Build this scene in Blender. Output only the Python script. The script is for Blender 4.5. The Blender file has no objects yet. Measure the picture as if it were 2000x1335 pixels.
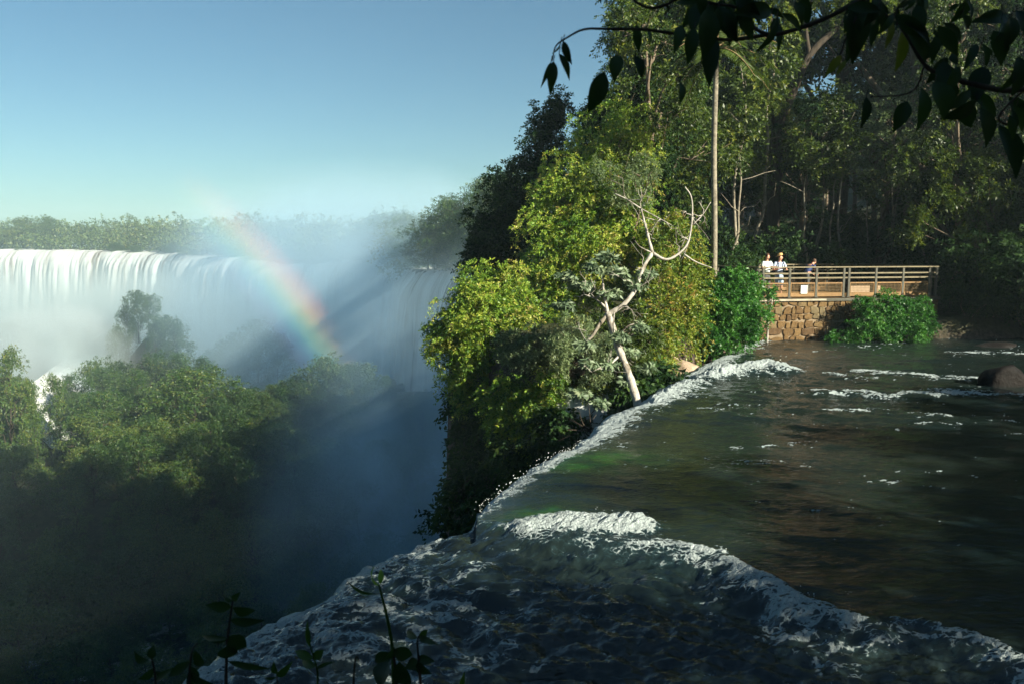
import bpy, bmesh, math, random
import numpy as np
from mathutils import Vector, Matrix

R = math.radians
C = bpy.context.scene.collection
SC = bpy.context.scene

# ------------------------------------------------------------------ camera, sky, sun, exposure
CAMZ, FPX, PITCH = 3.8, 1556.0, R(6.87)
cam_d = bpy.data.cameras.new('camera')
cam_d.sensor_width = 36.0
cam_d.lens = 36.0 * FPX / 2000.0
cam_d.clip_start, cam_d.clip_end = 0.05, 6000
cam_d.dof.use_dof = True
cam_d.dof.focus_distance = 36
cam_d.dof.aperture_fstop = 5.0
cam = bpy.data.objects.new('camera', cam_d)
cam.location = (0, 0, CAMZ)
cam.rotation_euler = (R(90) - PITCH, 0, 0)
C.objects.link(cam)
SC.camera = cam

SUN_EL, SUN_AZ = R(26), R(128)          # azimuth clockwise from +Y: behind and right of the camera
SUN = Vector((math.sin(SUN_AZ) * math.cos(SUN_EL), math.cos(SUN_AZ) * math.cos(SUN_EL), math.sin(SUN_EL)))
world = bpy.data.worlds.new('World')
SC.world = world
world.use_nodes = True
wn = world.node_tree
bg = wn.nodes['Background']
sky = wn.nodes.new('ShaderNodeTexSky')
sky.sky_type = 'NISHITA'
sky.sun_disc = False
sky.sun_elevation = SUN_EL
sky.sun_rotation = SUN_AZ
sky.altitude = 200
sky.air_density = 1.0
sky.dust_density = 0.6
sky.ozone_density = 1.6
tint = wn.nodes.new('ShaderNodeMix')
tint.data_type = 'RGBA'
tint.blend_type = 'MULTIPLY'
tint.inputs[0].default_value = 1.0
tint.inputs[7].default_value = (0.42, 0.605, 0.625, 1)
wn.links.new(sky.outputs[0], tint.inputs[6])
wn.links.new(tint.outputs[2], bg.inputs[0])
bg.inputs[1].default_value = 0.052

sun_d = bpy.data.lights.new('sun', 'SUN')
sun_d.energy = 5.0
sun_d.angle = R(0.53)
sun_d.color = (1.0, 0.92, 0.73)
sun = bpy.data.objects.new('sun', sun_d)
sun.rotation_euler = (-SUN).to_track_quat('-Z', 'Y').to_euler()
sun.location = SUN * 200
C.objects.link(sun)

SC.view_settings.view_transform = 'Standard'
SC.view_settings.look = 'None'
SC.view_settings.exposure = 1.6
SC.view_settings.gamma = 1.0
SC.cycles.use_denoising = True
SC.cycles.use_adaptive_sampling = True
SC.cycles.adaptive_threshold = 0.02
SC.cycles.max_bounces = 8
SC.cycles.diffuse_bounces = 3
SC.cycles.glossy_bounces = 3
SC.cycles.transmission_bounces = 4
SC.cycles.volume_bounces = 3
SC.cycles.transparent_max_bounces = 8
SC.cycles.volume_step_rate = 1.0
SC.cycles.volume_max_steps = 96
SC.cycles.sample_clamp_indirect = 4.0

# ------------------------------------------------------------------ camera arithmetic
CP, SP = math.cos(PITCH), math.sin(PITCH)
def ray(u, v):
    dx = (u - 1000) / FPX
    dy = -(v - 667.5) / FPX
    return np.array((dx, CP + dy * SP, -SP + dy * CP))
def at(u, v, Y):
    d = ray(u, v)
    return np.array((0, 0, CAMZ)) + d * (Y / d[1])
def onz(u, v, z=0.0):
    d = ray(u, v)
    return np.array((0, 0, CAMZ)) + d * ((z - CAMZ) / d[2])

# ------------------------------------------------------------------ noise
def _h(ix, iy, seed):
    h = (ix.astype(np.int64) * 374761393 + iy.astype(np.int64) * 668265263 + seed * 974634777) & 0xffffffff
    h = ((h ^ (h >> 13)) * 1274126177) & 0xffffffff
    h = h ^ (h >> 16)
    return h.astype(np.float64) / 4294967296.0
def pn(x, y, seed=0):
    x = np.asarray(x, float); y = np.asarray(y, float)
    x0 = np.floor(x); y0 = np.floor(y)
    fx, fy = x - x0, y - y0
    ux = fx * fx * fx * (fx * (fx * 6 - 15) + 10)
    uy = fy * fy * fy * (fy * (fy * 6 - 15) + 10)
    def g(dx, dy):
        a = _h(x0 + dx, y0 + dy, seed) * 2 * math.pi
        return np.cos(a) * (fx - dx) + np.sin(a) * (fy - dy)
    n0 = g(0, 0) * (1 - ux) + g(1, 0) * ux
    n1 = g(0, 1) * (1 - ux) + g(1, 1) * ux
    return (n0 * (1 - uy) + n1 * uy) * 1.5
def fbm(x, y, oct=4, seed=0, gain=0.5, lac=2.03):
    s = 0; a = 1.0; t = 0
    for i in range(oct):
        s = s + a * pn(x, y, seed + i * 17); t += a
        x = np.asarray(x) * lac; y = np.asarray(y) * lac; a *= gain
    return s / t
def ridged(x, y, oct=4, seed=0):
    s = 0; a = 1.0; t = 0
    for i in range(oct):
        s = s + a * (1 - np.abs(pn(x, y, seed + i * 17)) * 2); t += a
        x = np.asarray(x) * 2.1; y = np.asarray(y) * 2.1; a *= 0.5
    return s / t
def sstep(a, b, x):
    t = np.clip((x - a) / (b - a), 0, 1)
    return t * t * (3 - 2 * t)

# ------------------------------------------------------------------ object helpers
def tag(o, label=None, cat=None, group=None, kind=None):
    if label: o['label'] = label
    if cat: o['category'] = cat
    if group: o['group'] = group
    if kind: o['kind'] = kind
    return o
def empty(name, loc=(0, 0, 0), label=None, cat=None, group=None):
    o = bpy.data.objects.new(name, None)
    o.location = loc
    o.empty_display_size = 0.3
    C.objects.link(o)
    return tag(o, label, cat, group)
def link(name, me, mat=None, parent=None, smooth=True):
    if mat is not None: me.materials.append(mat)
    if smooth and len(me.polygons):
        me.polygons.foreach_set('use_smooth', [True] * len(me.polygons))
    o = bpy.data.objects.new(name, me)
    C.objects.link(o)
    if parent is not None:
        o.parent = parent
    return o
def mesh_quads(name, V, F, attrs=None):
    V = np.asarray(V, np.float32); F = np.asarray(F, np.int32)
    k = F.shape[1]
    me = bpy.data.meshes.new(name)
    me.vertices.add(len(V)); me.vertices.foreach_set('co', V.ravel())
    me.loops.add(F.size); me.loops.foreach_set('vertex_index', F.ravel())
    me.polygons.add(len(F))
    me.polygons.foreach_set('loop_start', np.arange(0, F.size, k, dtype=np.int32))
    me.polygons.foreach_set('loop_total', np.full(len(F), k, np.int32))
    for nm, arr in (attrs or {}).items():
        a = me.attributes.new(nm, 'FLOAT', 'POINT')
        a.data.foreach_set('value', np.asarray(arr, np.float32))
    me.update(calc_edges=True)
    return me
def grid_faces(nr, nc):
    i = np.arange(nr * nc).reshape(nr, nc)
    return np.stack([i[:-1, :-1], i[:-1, 1:], i[1:, 1:], i[1:, :-1]], -1).reshape(-1, 4)

class MB:
    """collects boxes and tubes into one mesh"""
    def __init__(s): s.V = []; s.F = []; s.A = []; s.n = 0
    def add(s, V, F, a=0.5):
        s.V.extend([tuple(v) for v in V]); s.F.extend([tuple(i + s.n for i in f) for f in F]); s.A.extend([a] * len(V)); s.n += len(V)
    def box(s, c, sx, sy, sz, ax=(1, 0), a=0.5):
        ex = np.array((ax[0], ax[1], 0.0)); ey = np.array((-ax[1], ax[0], 0.0)); ez = np.array((0, 0, 1.0)); c = np.array(c, float)
        V = [c + ex * sx * i / 2 + ey * sy * j / 2 + ez * sz * k / 2 for k in (-1, 1) for j in (-1, 1) for i in (-1, 1)]
        F = [(0, 2, 3, 1), (4, 5, 7, 6), (0, 1, 5, 4), (2, 6, 7, 3), (0, 4, 6, 2), (1, 3, 7, 5)]
        s.add(V, F, a)
    def bar(s, p, q, w, h):
        p = np.array(p, float); q = np.array(q, float); d = q - p; L = np.linalg.norm(d); d /= L
        up = np.array((0, 0, 1.0)) if abs(d[2]) < 0.9 else np.array((0, 1.0, 0))
        sd = np.cross(d, up); sd /= np.linalg.norm(sd); up = np.cross(sd, d)
        V = [b + sd * w * i / 2 + up * h * j / 2 for b in (p, q) for i, j in ((-1, -1), (1, -1), (1, 1), (-1, 1))]
        F = [(0, 1, 2, 3), (7, 6, 5, 4), (0, 4, 5, 1), (1, 5, 6, 2), (2, 6, 7, 3), (3, 7, 4, 0)]
        s.add(V, F)
    def tube(s, P, rad, sides=8, jit=0.0, seed=0):
        P = [np.array(p, float) for p in P]; n = len(P)
        rs = np.random.default_rng(seed)
        if not hasattr(rad, '__len__'): rad = [rad] * n
        V = []; F = []
        prev = None
        for i in range(n):
            d = P[min(i + 1, n - 1)] - P[max(i - 1, 0)]; d /= max(np.linalg.norm(d), 1e-9)
            ref = prev if prev is not None else (np.array((1.0, 0, 0)) if abs(d[0]) < 0.8 else np.array((0, 1.0, 0)))
            a = ref - d * np.dot(ref, d); a /= max(np.linalg.norm(a), 1e-9); b = np.cross(d, a); prev = a
            for k in range(sides):
                t = 2 * math.pi * k / sides
                r = rad[i] * (1 + jit * (rs.random() - 0.5))
                V.append(P[i] + (a * math.cos(t) + b * math.sin(t)) * r)
        for i in range(n - 1):
            for k in range(sides):
                F.append((i * sides + k, i * sides + (k + 1) % sides, (i + 1) * sides + (k + 1) % sides, (i + 1) * sides + k))
        F.append(tuple(range(sides - 1, -1, -1))); F.append(tuple((n - 1) * sides + k for k in range(sides)))
        s.add(V, F)
    def mesh(s, name):
        me = bpy.data.meshes.new(name); me.from_pydata(s.V, [], s.F)
        a = me.attributes.new('var', 'FLOAT', 'POINT'); a.data.foreach_set('value', np.array(s.A, np.float32))
        me.update(); return me
    def build(s, name, mat, parent=None, smooth=False):
        return link(name, s.mesh(name), mat, parent, smooth)
def smooth_path(P, n=6):
    """Catmull-Rom through P"""
    P = [np.array(p, float) for p in P]
    Q = [2 * P[0] - P[1]] + P + [2 * P[-1] - P[-2]]
    out = []
    for i in range(1, len(Q) - 2):
        for k in range(n):
            t = k / n
            out.append(0.5 * (2 * Q[i] + (Q[i + 1] - Q[i - 1]) * t + (2 * Q[i - 1] - 5 * Q[i] + 4 * Q[i + 1] - Q[i + 2]) * t * t + (3 * Q[i] - Q[i - 1] - 3 * Q[i + 1] + Q[i + 2]) * t ** 3))
    out.append(P[-1])
    return out
def wobble_path(a, b, n, amp, rng):
    a = np.array(a, float); b = np.array(b, float)
    return [a + (b - a) * i / n + (rng.normal(0, amp, 3) * (1 if 0 < i < n else 0)) for i in range(n + 1)]

# ------------------------------------------------------------------ materials
class NT:
    def __init__(s, name):
        s.m = bpy.data.materials.new(name); s.m.use_nodes = True; s.t = s.m.node_tree
        s.t.nodes.clear(); s.out = s.n('ShaderNodeOutputMaterial')
    def n(s, typ, **kw):
        nd = s.t.nodes.new(typ)
        for k, v in kw.items(): setattr(nd, k, v)
        return nd
    def l(s, a, b): s.t.links.new(a, b)
    def val(s, sock, x):
        if hasattr(x, 'is_output'): s.l(x, sock)
        else: sock.default_value = x
    def math(s, op, a, b=None, clamp=False):
        nd = s.n('ShaderNodeMath', operation=op, use_clamp=clamp); s.val(nd.inputs[0], a)
        if b is not None: s.val(nd.inputs[1], b)
        return nd.outputs[0]
    def noise(s, scale, detail=3, rough=0.5, vec=None, dist=0.0):
        nd = s.n('ShaderNodeTexNoise'); nd.inputs['Scale'].default_value = scale; nd.inputs['Detail'].default_value = detail
        nd.inputs['Roughness'].default_value = rough; nd.inputs['Distortion'].default_value = dist
        if vec is not None: s.l(vec, nd.inputs['Vector'])
        return nd.outputs['Fac']
    def coord(s, kind='Object'): return s.n('ShaderNodeTexCoord').outputs[kind]
    def mapping(s, vec, scale=(1, 1, 1), loc=(0, 0, 0)):
        nd = s.n('ShaderNodeMapping'); s.l(vec, nd.inputs[0]); nd.inputs['Scale'].default_value = scale; nd.inputs['Location'].default_value = loc
        return nd.outputs[0]
    def ramp(s, fac, stops, interp='LINEAR'):
        nd = s.n('ShaderNodeValToRGB'); cr = nd.color_ramp; cr.interpolation = interp
        while len(cr.elements) < len(stops): cr.elements.new(0.5)
        for e, (p, c) in zip(cr.elements, stops):
            e.position = p; e.color = (c, c, c, 1) if not hasattr(c, '__len__') else (*c, 1)
        s.l(fac, nd.inputs[0]); return nd.outputs[0]
    def mix(s, fac, a, b, blend='MIX'):
        nd = s.n('ShaderNodeMix', data_type='RGBA', blend_type=blend); s.val(nd.inputs[0], fac)
        for sock, x in ((nd.inputs[6], a), (nd.inputs[7], b)):
            if hasattr(x, 'is_output'): s.l(x, sock)
            else: sock.default_value = (*x, 1)
        return nd.outputs[2]
    def attr(s, name): return s.n('ShaderNodeAttribute', attribute_name=name).outputs['Fac']
    def bump(s, h, strength=0.3, dist=0.05):
        nd = s.n('ShaderNodeBump'); nd.inputs['Strength'].default_value = strength; nd.inputs['Distance'].default_value = dist
        s.l(h, nd.inputs['Height']); return nd.outputs[0]
    def bsdf(s, color, rough=0.6, spec=0.5, normal=None, metal=0.0, **kw):
        nd = s.n('ShaderNodeBsdfPrincipled')
        if hasattr(color, 'is_output'): s.l(color, nd.inputs['Base Color'])
        else: nd.inputs['Base Color'].default_value = (*color, 1)
        s.val(nd.inputs['Roughness'], rough); nd.inputs['Specular IOR Level'].default_value = spec; nd.inputs['Metallic'].default_value = metal
        if normal is not None: s.l(normal, nd.inputs['Normal'])
        return nd.outputs[0]
    def surf(s, sh): s.l(sh, s.out.inputs['Surface']); return s.m
    def vol(s, sh): s.l(sh, s.out.inputs['Volume']); return s.m
def leaf_mat(name, cols, trans=0.4, rough=0.45, hue=0.25, spec=0.35):
    """leaf colours spread by the per-leaf value 'var' plus a per-plant shift"""
    t = NT(name)
    oi = t.n('ShaderNodeObjectInfo').outputs['Random']
    f = t.math('ADD', t.attr('var'), t.math('MULTIPLY', t.math('SUBTRACT', oi, 0.5), hue), clamp=True)
    col = t.ramp(f, [(i / max(1, len(cols) - 1), c) for i, c in enumerate(cols)])
    a = t.bsdf(col, rough, spec)
    tr = t.n('ShaderNodeBsdfTranslucent'); t.l(t.mix(0.5, col, (0.9, 1.0, 0.25), 'MULTIPLY'), tr.inputs[0])
    mx = t.n('ShaderNodeMixShader'); mx.inputs[0].default_value = trans; t.l(a, mx.inputs[1]); t.l(tr.outputs[0], mx.inputs[2])
    return t.surf(mx.outputs[0])
def bark_mat(name, c1, c2, scale=3.0, stretch=0.3, patch=None):
    t = NT(name); v = t.mapping(t.coord(), (1, 1, stretch))
    n = t.noise(scale * 3, 5, 0.65, v)
    col = t.ramp(n, [(0.3, c1), (0.7, c2)])
    if patch: col = t.mix(t.ramp(t.noise(scale, 4, 0.6, t.coord()), [(0.5, 0.0), (0.62, 1.0)]), col, patch)
    return t.surf(t.bsdf(col, 0.85, 0.2, t.bump(n, 0.5, 0.04)))
def flat_mat(name, c, rough=0.6, var=0.15, scale=12, metal=0.0, bump=0.1):
    t = NT(name); n = t.noise(scale, 4, 0.6, t.coord())
    col = t.ramp(n, [(0.25, tuple(x * (1 - var) for x in c)), (0.75, tuple(min(1, x * (1 + var)) for x in c))])
    return t.surf(t.bsdf(col, rough, 0.4, t.bump(n, bump, 0.01), metal))

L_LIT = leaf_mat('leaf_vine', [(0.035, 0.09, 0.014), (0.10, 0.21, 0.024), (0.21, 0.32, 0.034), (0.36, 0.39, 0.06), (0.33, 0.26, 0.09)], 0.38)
L_DARK = leaf_mat('leaf_dark_shade', [(0.010, 0.028, 0.012), (0.018, 0.05, 0.014), (0.035, 0.075, 0.016), (0.075, 0.11, 0.022)], 0.3, 0.6, spec=0.15)  # dark greens lowered further so the colour itself carries forest shade
L_MID = leaf_mat('leaf_mid_shade', [(0.016, 0.035, 0.009), (0.038, 0.07, 0.012), (0.075, 0.115, 0.016), (0.16, 0.175, 0.022)], 0.38)  # mid greens darkened too, shade of the wood built into the colour
L_TALL = leaf_mat('leaf_tall_lit', [(0.03, 0.06, 0.012), (0.07, 0.12, 0.016), (0.13, 0.18, 0.02), (0.24, 0.24, 0.03)], 0.4)  # brighter counterpart of the mid greens, sunlight put into the colour
L_GREY = leaf_mat('leaf_grey', [(0.07, 0.11, 0.055), (0.13, 0.19, 0.09), (0.20, 0.26, 0.12), (0.28, 0.30, 0.13)], 0.35)
L_AUT = leaf_mat('leaf_yellowing', [(0.03, 0.07, 0.012), (0.09, 0.17, 0.02), (0.21, 0.26, 0.03), (0.34, 0.22, 0.06)], 0.38)
L_SHRUB = leaf_mat('leaf_shrub', [(0.02, 0.085, 0.018), (0.04, 0.15, 0.025), (0.07, 0.21, 0.03), (0.13, 0.27, 0.04)], 0.42)
L_FAR = leaf_mat('leaf_far', [(0.035, 0.065, 0.02), (0.06, 0.10, 0.028), (0.09, 0.13, 0.035), (0.14, 0.15, 0.05)], 0.25)
L_VALLEY = leaf_mat('leaf_valley', [(0.018, 0.05, 0.014), (0.035, 0.08, 0.018), (0.065, 0.115, 0.022), (0.13, 0.15, 0.03)], 0.3, hue=0.5)
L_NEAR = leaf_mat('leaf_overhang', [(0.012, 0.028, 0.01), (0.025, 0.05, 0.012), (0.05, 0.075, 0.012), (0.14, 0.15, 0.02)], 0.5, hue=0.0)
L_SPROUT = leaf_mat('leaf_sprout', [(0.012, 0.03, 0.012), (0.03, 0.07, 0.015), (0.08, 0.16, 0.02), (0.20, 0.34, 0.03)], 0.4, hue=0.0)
B_DARK = bark_mat('bark_dark', (0.02, 0.016, 0.012), (0.07, 0.055, 0.04))
B_MID = bark_mat('bark_brown', (0.07, 0.05, 0.035), (0.20, 0.16, 0.115))
B_PALE = bark_mat('bark_pale', (0.24, 0.22, 0.19), (0.50, 0.47, 0.42), 2.0, 0.5, (0.15, 0.13, 0.10))
B_PALM = bark_mat('bark_grey', (0.10, 0.09, 0.07), (0.28, 0.25, 0.19), 2.0, 1.2)
B_VINE = bark_mat('bark_vine', (0.18, 0.12, 0.06), (0.36, 0.25, 0.13))
ROCK = None

# ------------------------------------------------------------------ ground: plateau, canyon, island, banks
LIP_PX = [(310, 1335), (420, 1237), (530, 1172), (620, 1140), (700, 1087), (780, 1045), (860, 1015), (930, 999), (1000, 940),
          (1070, 893), (1140, 858), (1200, 802), (1265, 780), (1330, 735), (1400, 697), (1470, 668)]
LIP = [onz(u, v, -0.06)[:2] for u, v in LIP_PX]
d0 = (LIP[1] - LIP[0]) / np.linalg.norm(LIP[1] - LIP[0])
LIP = [LIP[0] - d0 * 3.2] + LIP + [LIP[-1] + np.array((1.2, 2.2))]
LIP = np.array(LIP)
FAR_PX = [(1010, 478, 92), (960, 490, 112), (905, 520, 138), (880, 527, 143), (832, 531, 152), (770, 522, 188), (700, 513, 210), (560, 516, 240), (480, 508, 262),
          (400, 503, 280), (330, 497, 300), (200, 492, 318), (0, 490, 332), (-250, 488, 345)]
K = 1.65
FAR = [at(u, v, Y * K) for u, v, Y in FAR_PX]
CAN = [(-30, -60), (-11, -9)] + [tuple(p) for p in LIP[:-1]] + [(7.2, 29.3), (5.3, 27.4), (3.6, 25.6), (2.2, 25.2), (0.9, 25.8), (-0.5, 27.8), (-1.7, 30.8), (-2.5, 36), (-2.4, 46), (-1.2, 62), (4, 78), (20, 92), (28, 120), (24, 155), (8, 184)]
CAN += [(p[0], p[1]) for p in FAR[1:]] + [(-720, 545), (-720, -60)]
CAN = np.array(CAN, float)
def seg_dist(X, Y, P, closed=True):
    d2 = np.full(X.shape, 1e18)
    n = len(P)
    for i in range(n if closed else n - 1):
        a = P[i]; b = P[(i + 1) % n]; ab = b - a; L2 = max(ab @ ab, 1e-12)
        t = np.clip(((X - a[0]) * ab[0] + (Y - a[1]) * ab[1]) / L2, 0, 1)
        d2 = np.minimum(d2, (X - a[0] - t * ab[0]) ** 2 + (Y - a[1] - t * ab[1]) ** 2)
    return np.sqrt(d2)
def inside(X, Y, P):
    c = np.zeros(X.shape, bool); n = len(P)
    for i in range(n):
        a = P[i]; b = P[(i + 1) % n]
        cond = ((a[1] > Y) != (b[1] > Y))
        with np.errstate(divide='ignore', invalid='ignore'):
            xi = (b[0] - a[0]) * (Y - a[1]) / (b[1] - a[1]) + a[0]
        c ^= cond & (X < xi)
    return c
def plateau(X, Y):
    # river bed, near bank, far bank, forest hill
    near = np.where(X > 10, 3.0 + (X - 10) * 0.25, 3.0)
    far_b = 32.6 + np.clip((X - 18) * 0.02, 0, 3) + 0.5 * pn(X * 0.3, Y * 0.1, 5)
    bed = -0.9
    far_land = 0.9 + 0.075 * np.clip(Y - 34, 0, 60) + 0.06 * np.clip(X, 0, 80) * sstep(34, 60, Y) + 0.35 * fbm(X * 0.12, Y * 0.12, 3, 9)
    far_land = far_land + 0.22 * np.clip(Y - 62, 0, 70) * sstep(28, 60, X)
    near_land = 2.0 + 0.12 * np.clip(-Y, 0, 25) + 22 * sstep(8, 55, np.hypot(np.clip(X - 2, -30, 90) * 0.55, Y - 0) ) * sstep(0, -28, Y - np.clip(X - 8, 0, 60) * 0.35) + 0.12 * fbm(X * 0.8, Y * 0.8, 3, 3)
    z = np.where(Y < near, near_land, bed)
    z = near_land + (bed - near_land) * sstep(-0.6, 1.8, Y - near)
    riv_end = sstep(-0.5, 0.3, Y - far_b)
    land_left = sstep(0.35, -0.25, X - np.interp(Y, LIP[:, 1], LIP[:, 0]) + 0.3) * (Y > 24)
    z = z + (far_land - z) * np.maximum(riv_end, land_left)
    return z
def valley(X, Y):
    X = X / K; Y = Y / K
    yy = [-80, 35, 62, 78, 86, 104, 124, 132, 146, 170, 215, 420]
    zz = [-38, -38, -36.5, -35.5, -31, -26.5, -22, -21.5, -28, -40, -45, -45]
    s = Y + 6 * np.sin(X * 0.05) + 5 * fbm(X * 0.03, Y * 0.03, 3, 12)
    z = np.interp(s, yy, zz)
    ux = X / np.maximum(Y, 30)
    z = z - 9 * np.exp(-((ux + 0.585) / 0.035) ** 2) * sstep(95, 120, Y) - 3 * sstep(-0.10, -0.03, ux) * sstep(60, 100, Y)
    # islet in front of the far falls
    z = z + 24 * np.exp(-(((X + 80) / 6.0) ** 2 + ((Y - 172) / 6) ** 2)) + 15 * np.exp(-(((X + 69) / 9) ** 2 + ((Y - 170) / 6) ** 2))
    z = z + 13 * np.exp(-(((X + 62) / 16) ** 2 + ((Y - 200) / 10) ** 2)) + 22 * np.exp(-(((X + 145) / 20) ** 2 + ((Y - 225) / 14) ** 2))
    return CAMZ + (z - CAMZ + 0.6 * fbm(X * 0.2, Y * 0.2, 3, 2)) * K
def H(X, Y):
    X = np.asarray(X, float); Y = np.asarray(Y, float)
    sh = X.shape; X = X.ravel(); Y = Y.ravel()
    d = seg_dist(X, Y, CAN); ins = inside(X, Y, CAN)
    rough = 0.6 * fbm(X * 0.5, Y * 0.5, 3, 31)
    d = np.where(ins, d, -d) + rough * sstep(18, 40, np.hypot(X, Y))
    width = np.interp(np.hypot(X, Y), [0, 30, 80, 200], [1.6, 2.0, 4.0, 6.0])
    p = plateau(X, Y)
    far_p = np.interp(Y, [80, 140, 230, 330, 460, 560], [3.0, 0.0, -4.2, -4.2, -2.8, -0.3])
    far_p = far_p + np.clip(-d - 4, 0, 60) * 0.03
    p = p + (far_p - p) * sstep(80, 110, Y) * sstep(60, 30, X)
    v = valley(X, Y)
    t = sstep(0, 1, d / width)
    return (p + (v - p) * t).reshape(sh)
def Hs(x, y): return float(H(np.array([x]), np.array([y]))[0])

def axis(knots):
    out = []
    for (a, b, st) in knots: out += list(np.arange(a, b, st))
    out.append(knots[-1][1]); return np.array(out)
gx = axis([(-1300, -720, 80), (-720, -120, 5.0), (-120, -14, 2.0), (-14, 22, 0.4), (22, 80, 2.0), (80, 400, 16), (400, 1300, 100)])
gy = axis([(-900, -120, 60), (-120, -10, 4.0), (-10, 38, 0.4), (38, 280, 2.5), (280, 640, 6.0), (640, 1500, 100)])
GX, GY = np.meshgrid(gx, gy)
GZ = H(GX, GY)
t = NT('ground_soil')
v = t.coord()
geo = t.n('ShaderNodeNewGeometry'); sep = t.n('ShaderNodeSeparateXYZ'); t.l(geo.outputs['Normal'], sep.inputs[0])
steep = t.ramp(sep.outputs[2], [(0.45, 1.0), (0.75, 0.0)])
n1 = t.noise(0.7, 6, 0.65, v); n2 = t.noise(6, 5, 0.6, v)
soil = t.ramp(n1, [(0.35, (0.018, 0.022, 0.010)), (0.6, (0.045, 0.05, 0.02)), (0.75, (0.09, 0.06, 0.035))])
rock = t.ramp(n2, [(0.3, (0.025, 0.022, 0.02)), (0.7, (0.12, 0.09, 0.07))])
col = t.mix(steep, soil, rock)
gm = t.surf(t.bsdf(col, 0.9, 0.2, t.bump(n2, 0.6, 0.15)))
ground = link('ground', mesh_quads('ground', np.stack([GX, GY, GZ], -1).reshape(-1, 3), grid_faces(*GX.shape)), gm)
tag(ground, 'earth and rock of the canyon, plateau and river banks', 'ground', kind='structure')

# ------------------------------------------------------------------ near river
rng = np.random.default_rng(4)
def lip_x(y): return np.interp(y, LIP[:, 1], LIP[:, 0])
ys = 4.3 * np.exp(np.linspace(0, math.log(34.0 / 4.3), 640))
NF, NS = 46, 620
rows = []
fall = np.linspace(1, 0, NF, endpoint=False)          # 1 = bottom of the curtain, 0 = lip
sx = np.linspace(0, 1, NS)
ln = np.array((-0.87, 0.49))                            # outward over the lip
PX = np.zeros((len(ys), NF + NS)); PY = PX.copy(); PZ = PX.copy(); B = PX.copy()
lipwob = 0.22 * fbm(ys * 1.3, ys * 0, 4, 41) + 0.05 * fbm(ys * 9, ys * 0, 3, 44)
for j, y in enumerate(ys):
    xl = lip_x(y) + lipwob[j]; xr = 0.72 * y + 7.0 + 20 * sstep(8, 30, y)
    xs_in = 0.70 * y
    # dense inside the picture, coarse to its right
    k = int(NS * 0.9)
    xs = np.concatenate([xl + (xs_in - xl) * np.linspace(0, 1, k) ** 1.15, np.linspace(xs_in, xr, NS - k + 1)[1:]])
    PX[j, NF:] = xs; PY[j, NF:] = y; B[j, NF:] = (xs - xl) * 0.87
    s = fall ** 1.6
    out = 0.9 * np.sqrt(s * 12) * 0.62 ; drop = 14 * s
    PX[j, :NF] = xl + ln[0] * out; PY[j, :NF] = y + ln[1] * out; PZ[j, :NF] = -drop; B[j, :NF] = -drop - 0.001
FB = np.clip(-B, 0, 99)
X, Y = PX, PY

def feature(pts): return np.array([onz(u, v)[:2] for u, v in pts])
def pl_dist(P):
    d = seg_dist(X.ravel(), Y.ravel(), P, False).reshape(X.shape); return d
STEP = feature([(930, 1003), (1010, 1022), (1090, 1046), (1200, 1052), (1300, 1056), (1400, 1073), (1450, 1104), (1560, 1162), (1650, 1196), (1710, 1213), (1800, 1209), (1900, 1238), (2010, 1290), (2200, 1400)])
# signed: positive on the downstream (near) side
order = np.argsort(STEP[:, 0])
ystep = np.interp(X, STEP[order, 0], STEP[order, 1])
dst = pl_dist(STEP)
down = np.where(Y < ystep, dst, -dst)
down = np.where(X < STEP[0, 0], 2.0, down)
down = down + 0.12 * fbm(X * 2.2, Y * 2.2, 4, 71)
low = sstep(-0.1, 0.5, down)
# flow-stretched noises
fu, fv = X * 0.93 - Y * 0.36, X * 0.36 + Y * 0.93
wx = 0.35 * fbm(X * 0.9, Y * 0.9, 3, 51); wy = 0.35 * fbm(X * 0.9 + 7, Y * 0.9, 3, 52)
chop = 0.55 * ridged((fu + wx) * 0.55, (fv + wy) * 1.25, 4, 61) + 0.45 * fbm((fu + wx) * 1.6, (fv + wy) * 2.8, 4, 62)
swell = fbm(X * 0.28, Y * 0.42, 3, 63)
fine = fbm(X * 3.2, Y * 5.5, 4, 64)
calm = fbm((fu) * 0.9, fv * 1.9, 4, 65)
far_rap = sstep(14, 19, Y)
fl = np.zeros_like(X)
Z = PZ.copy()
Z += low * (-0.17 + 0.19 * (chop - 0.3) + 0.075 * fine + 0.06 * swell)
Z += (1 - low) * (0.06 * swell + 0.032 * calm + 0.010 * fine + far_rap * (0.07 * chop + 0.03 * calm))
def web(sc, seed):
    n = ridged((fu + wx) * sc * 0.7, (fv + wy) * sc * 1.4, 5, seed)
    return n
W1 = web(1.5, 81); W2 = web(3.6, 82); G1 = fbm((fu + wx) * 2.2, (fv + wy) * 4.5, 5, 83); G2 = fbm(X * 9, Y * 11, 3, 84); G3 = fbm((fu + wx) * 3.4, (fv + wy) * 8.5, 4, 86); CLU = fbm(X * 0.30, Y * 0.55, 3, 87)
foam = np.zeros_like(X)
def add_foam(amount, thr=0.5, soft=0.3, nz=0.55):
    global foam
    f = sstep(thr - soft, thr + soft, amount + nz * (0.6 * G1 + 0.4 * G2) * (amount > 0.02) + 0.20 * (W2 - 0.4) * (amount > 0.02)) * (amount > 0.03)
    foam = np.maximum(foam, f)
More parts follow.
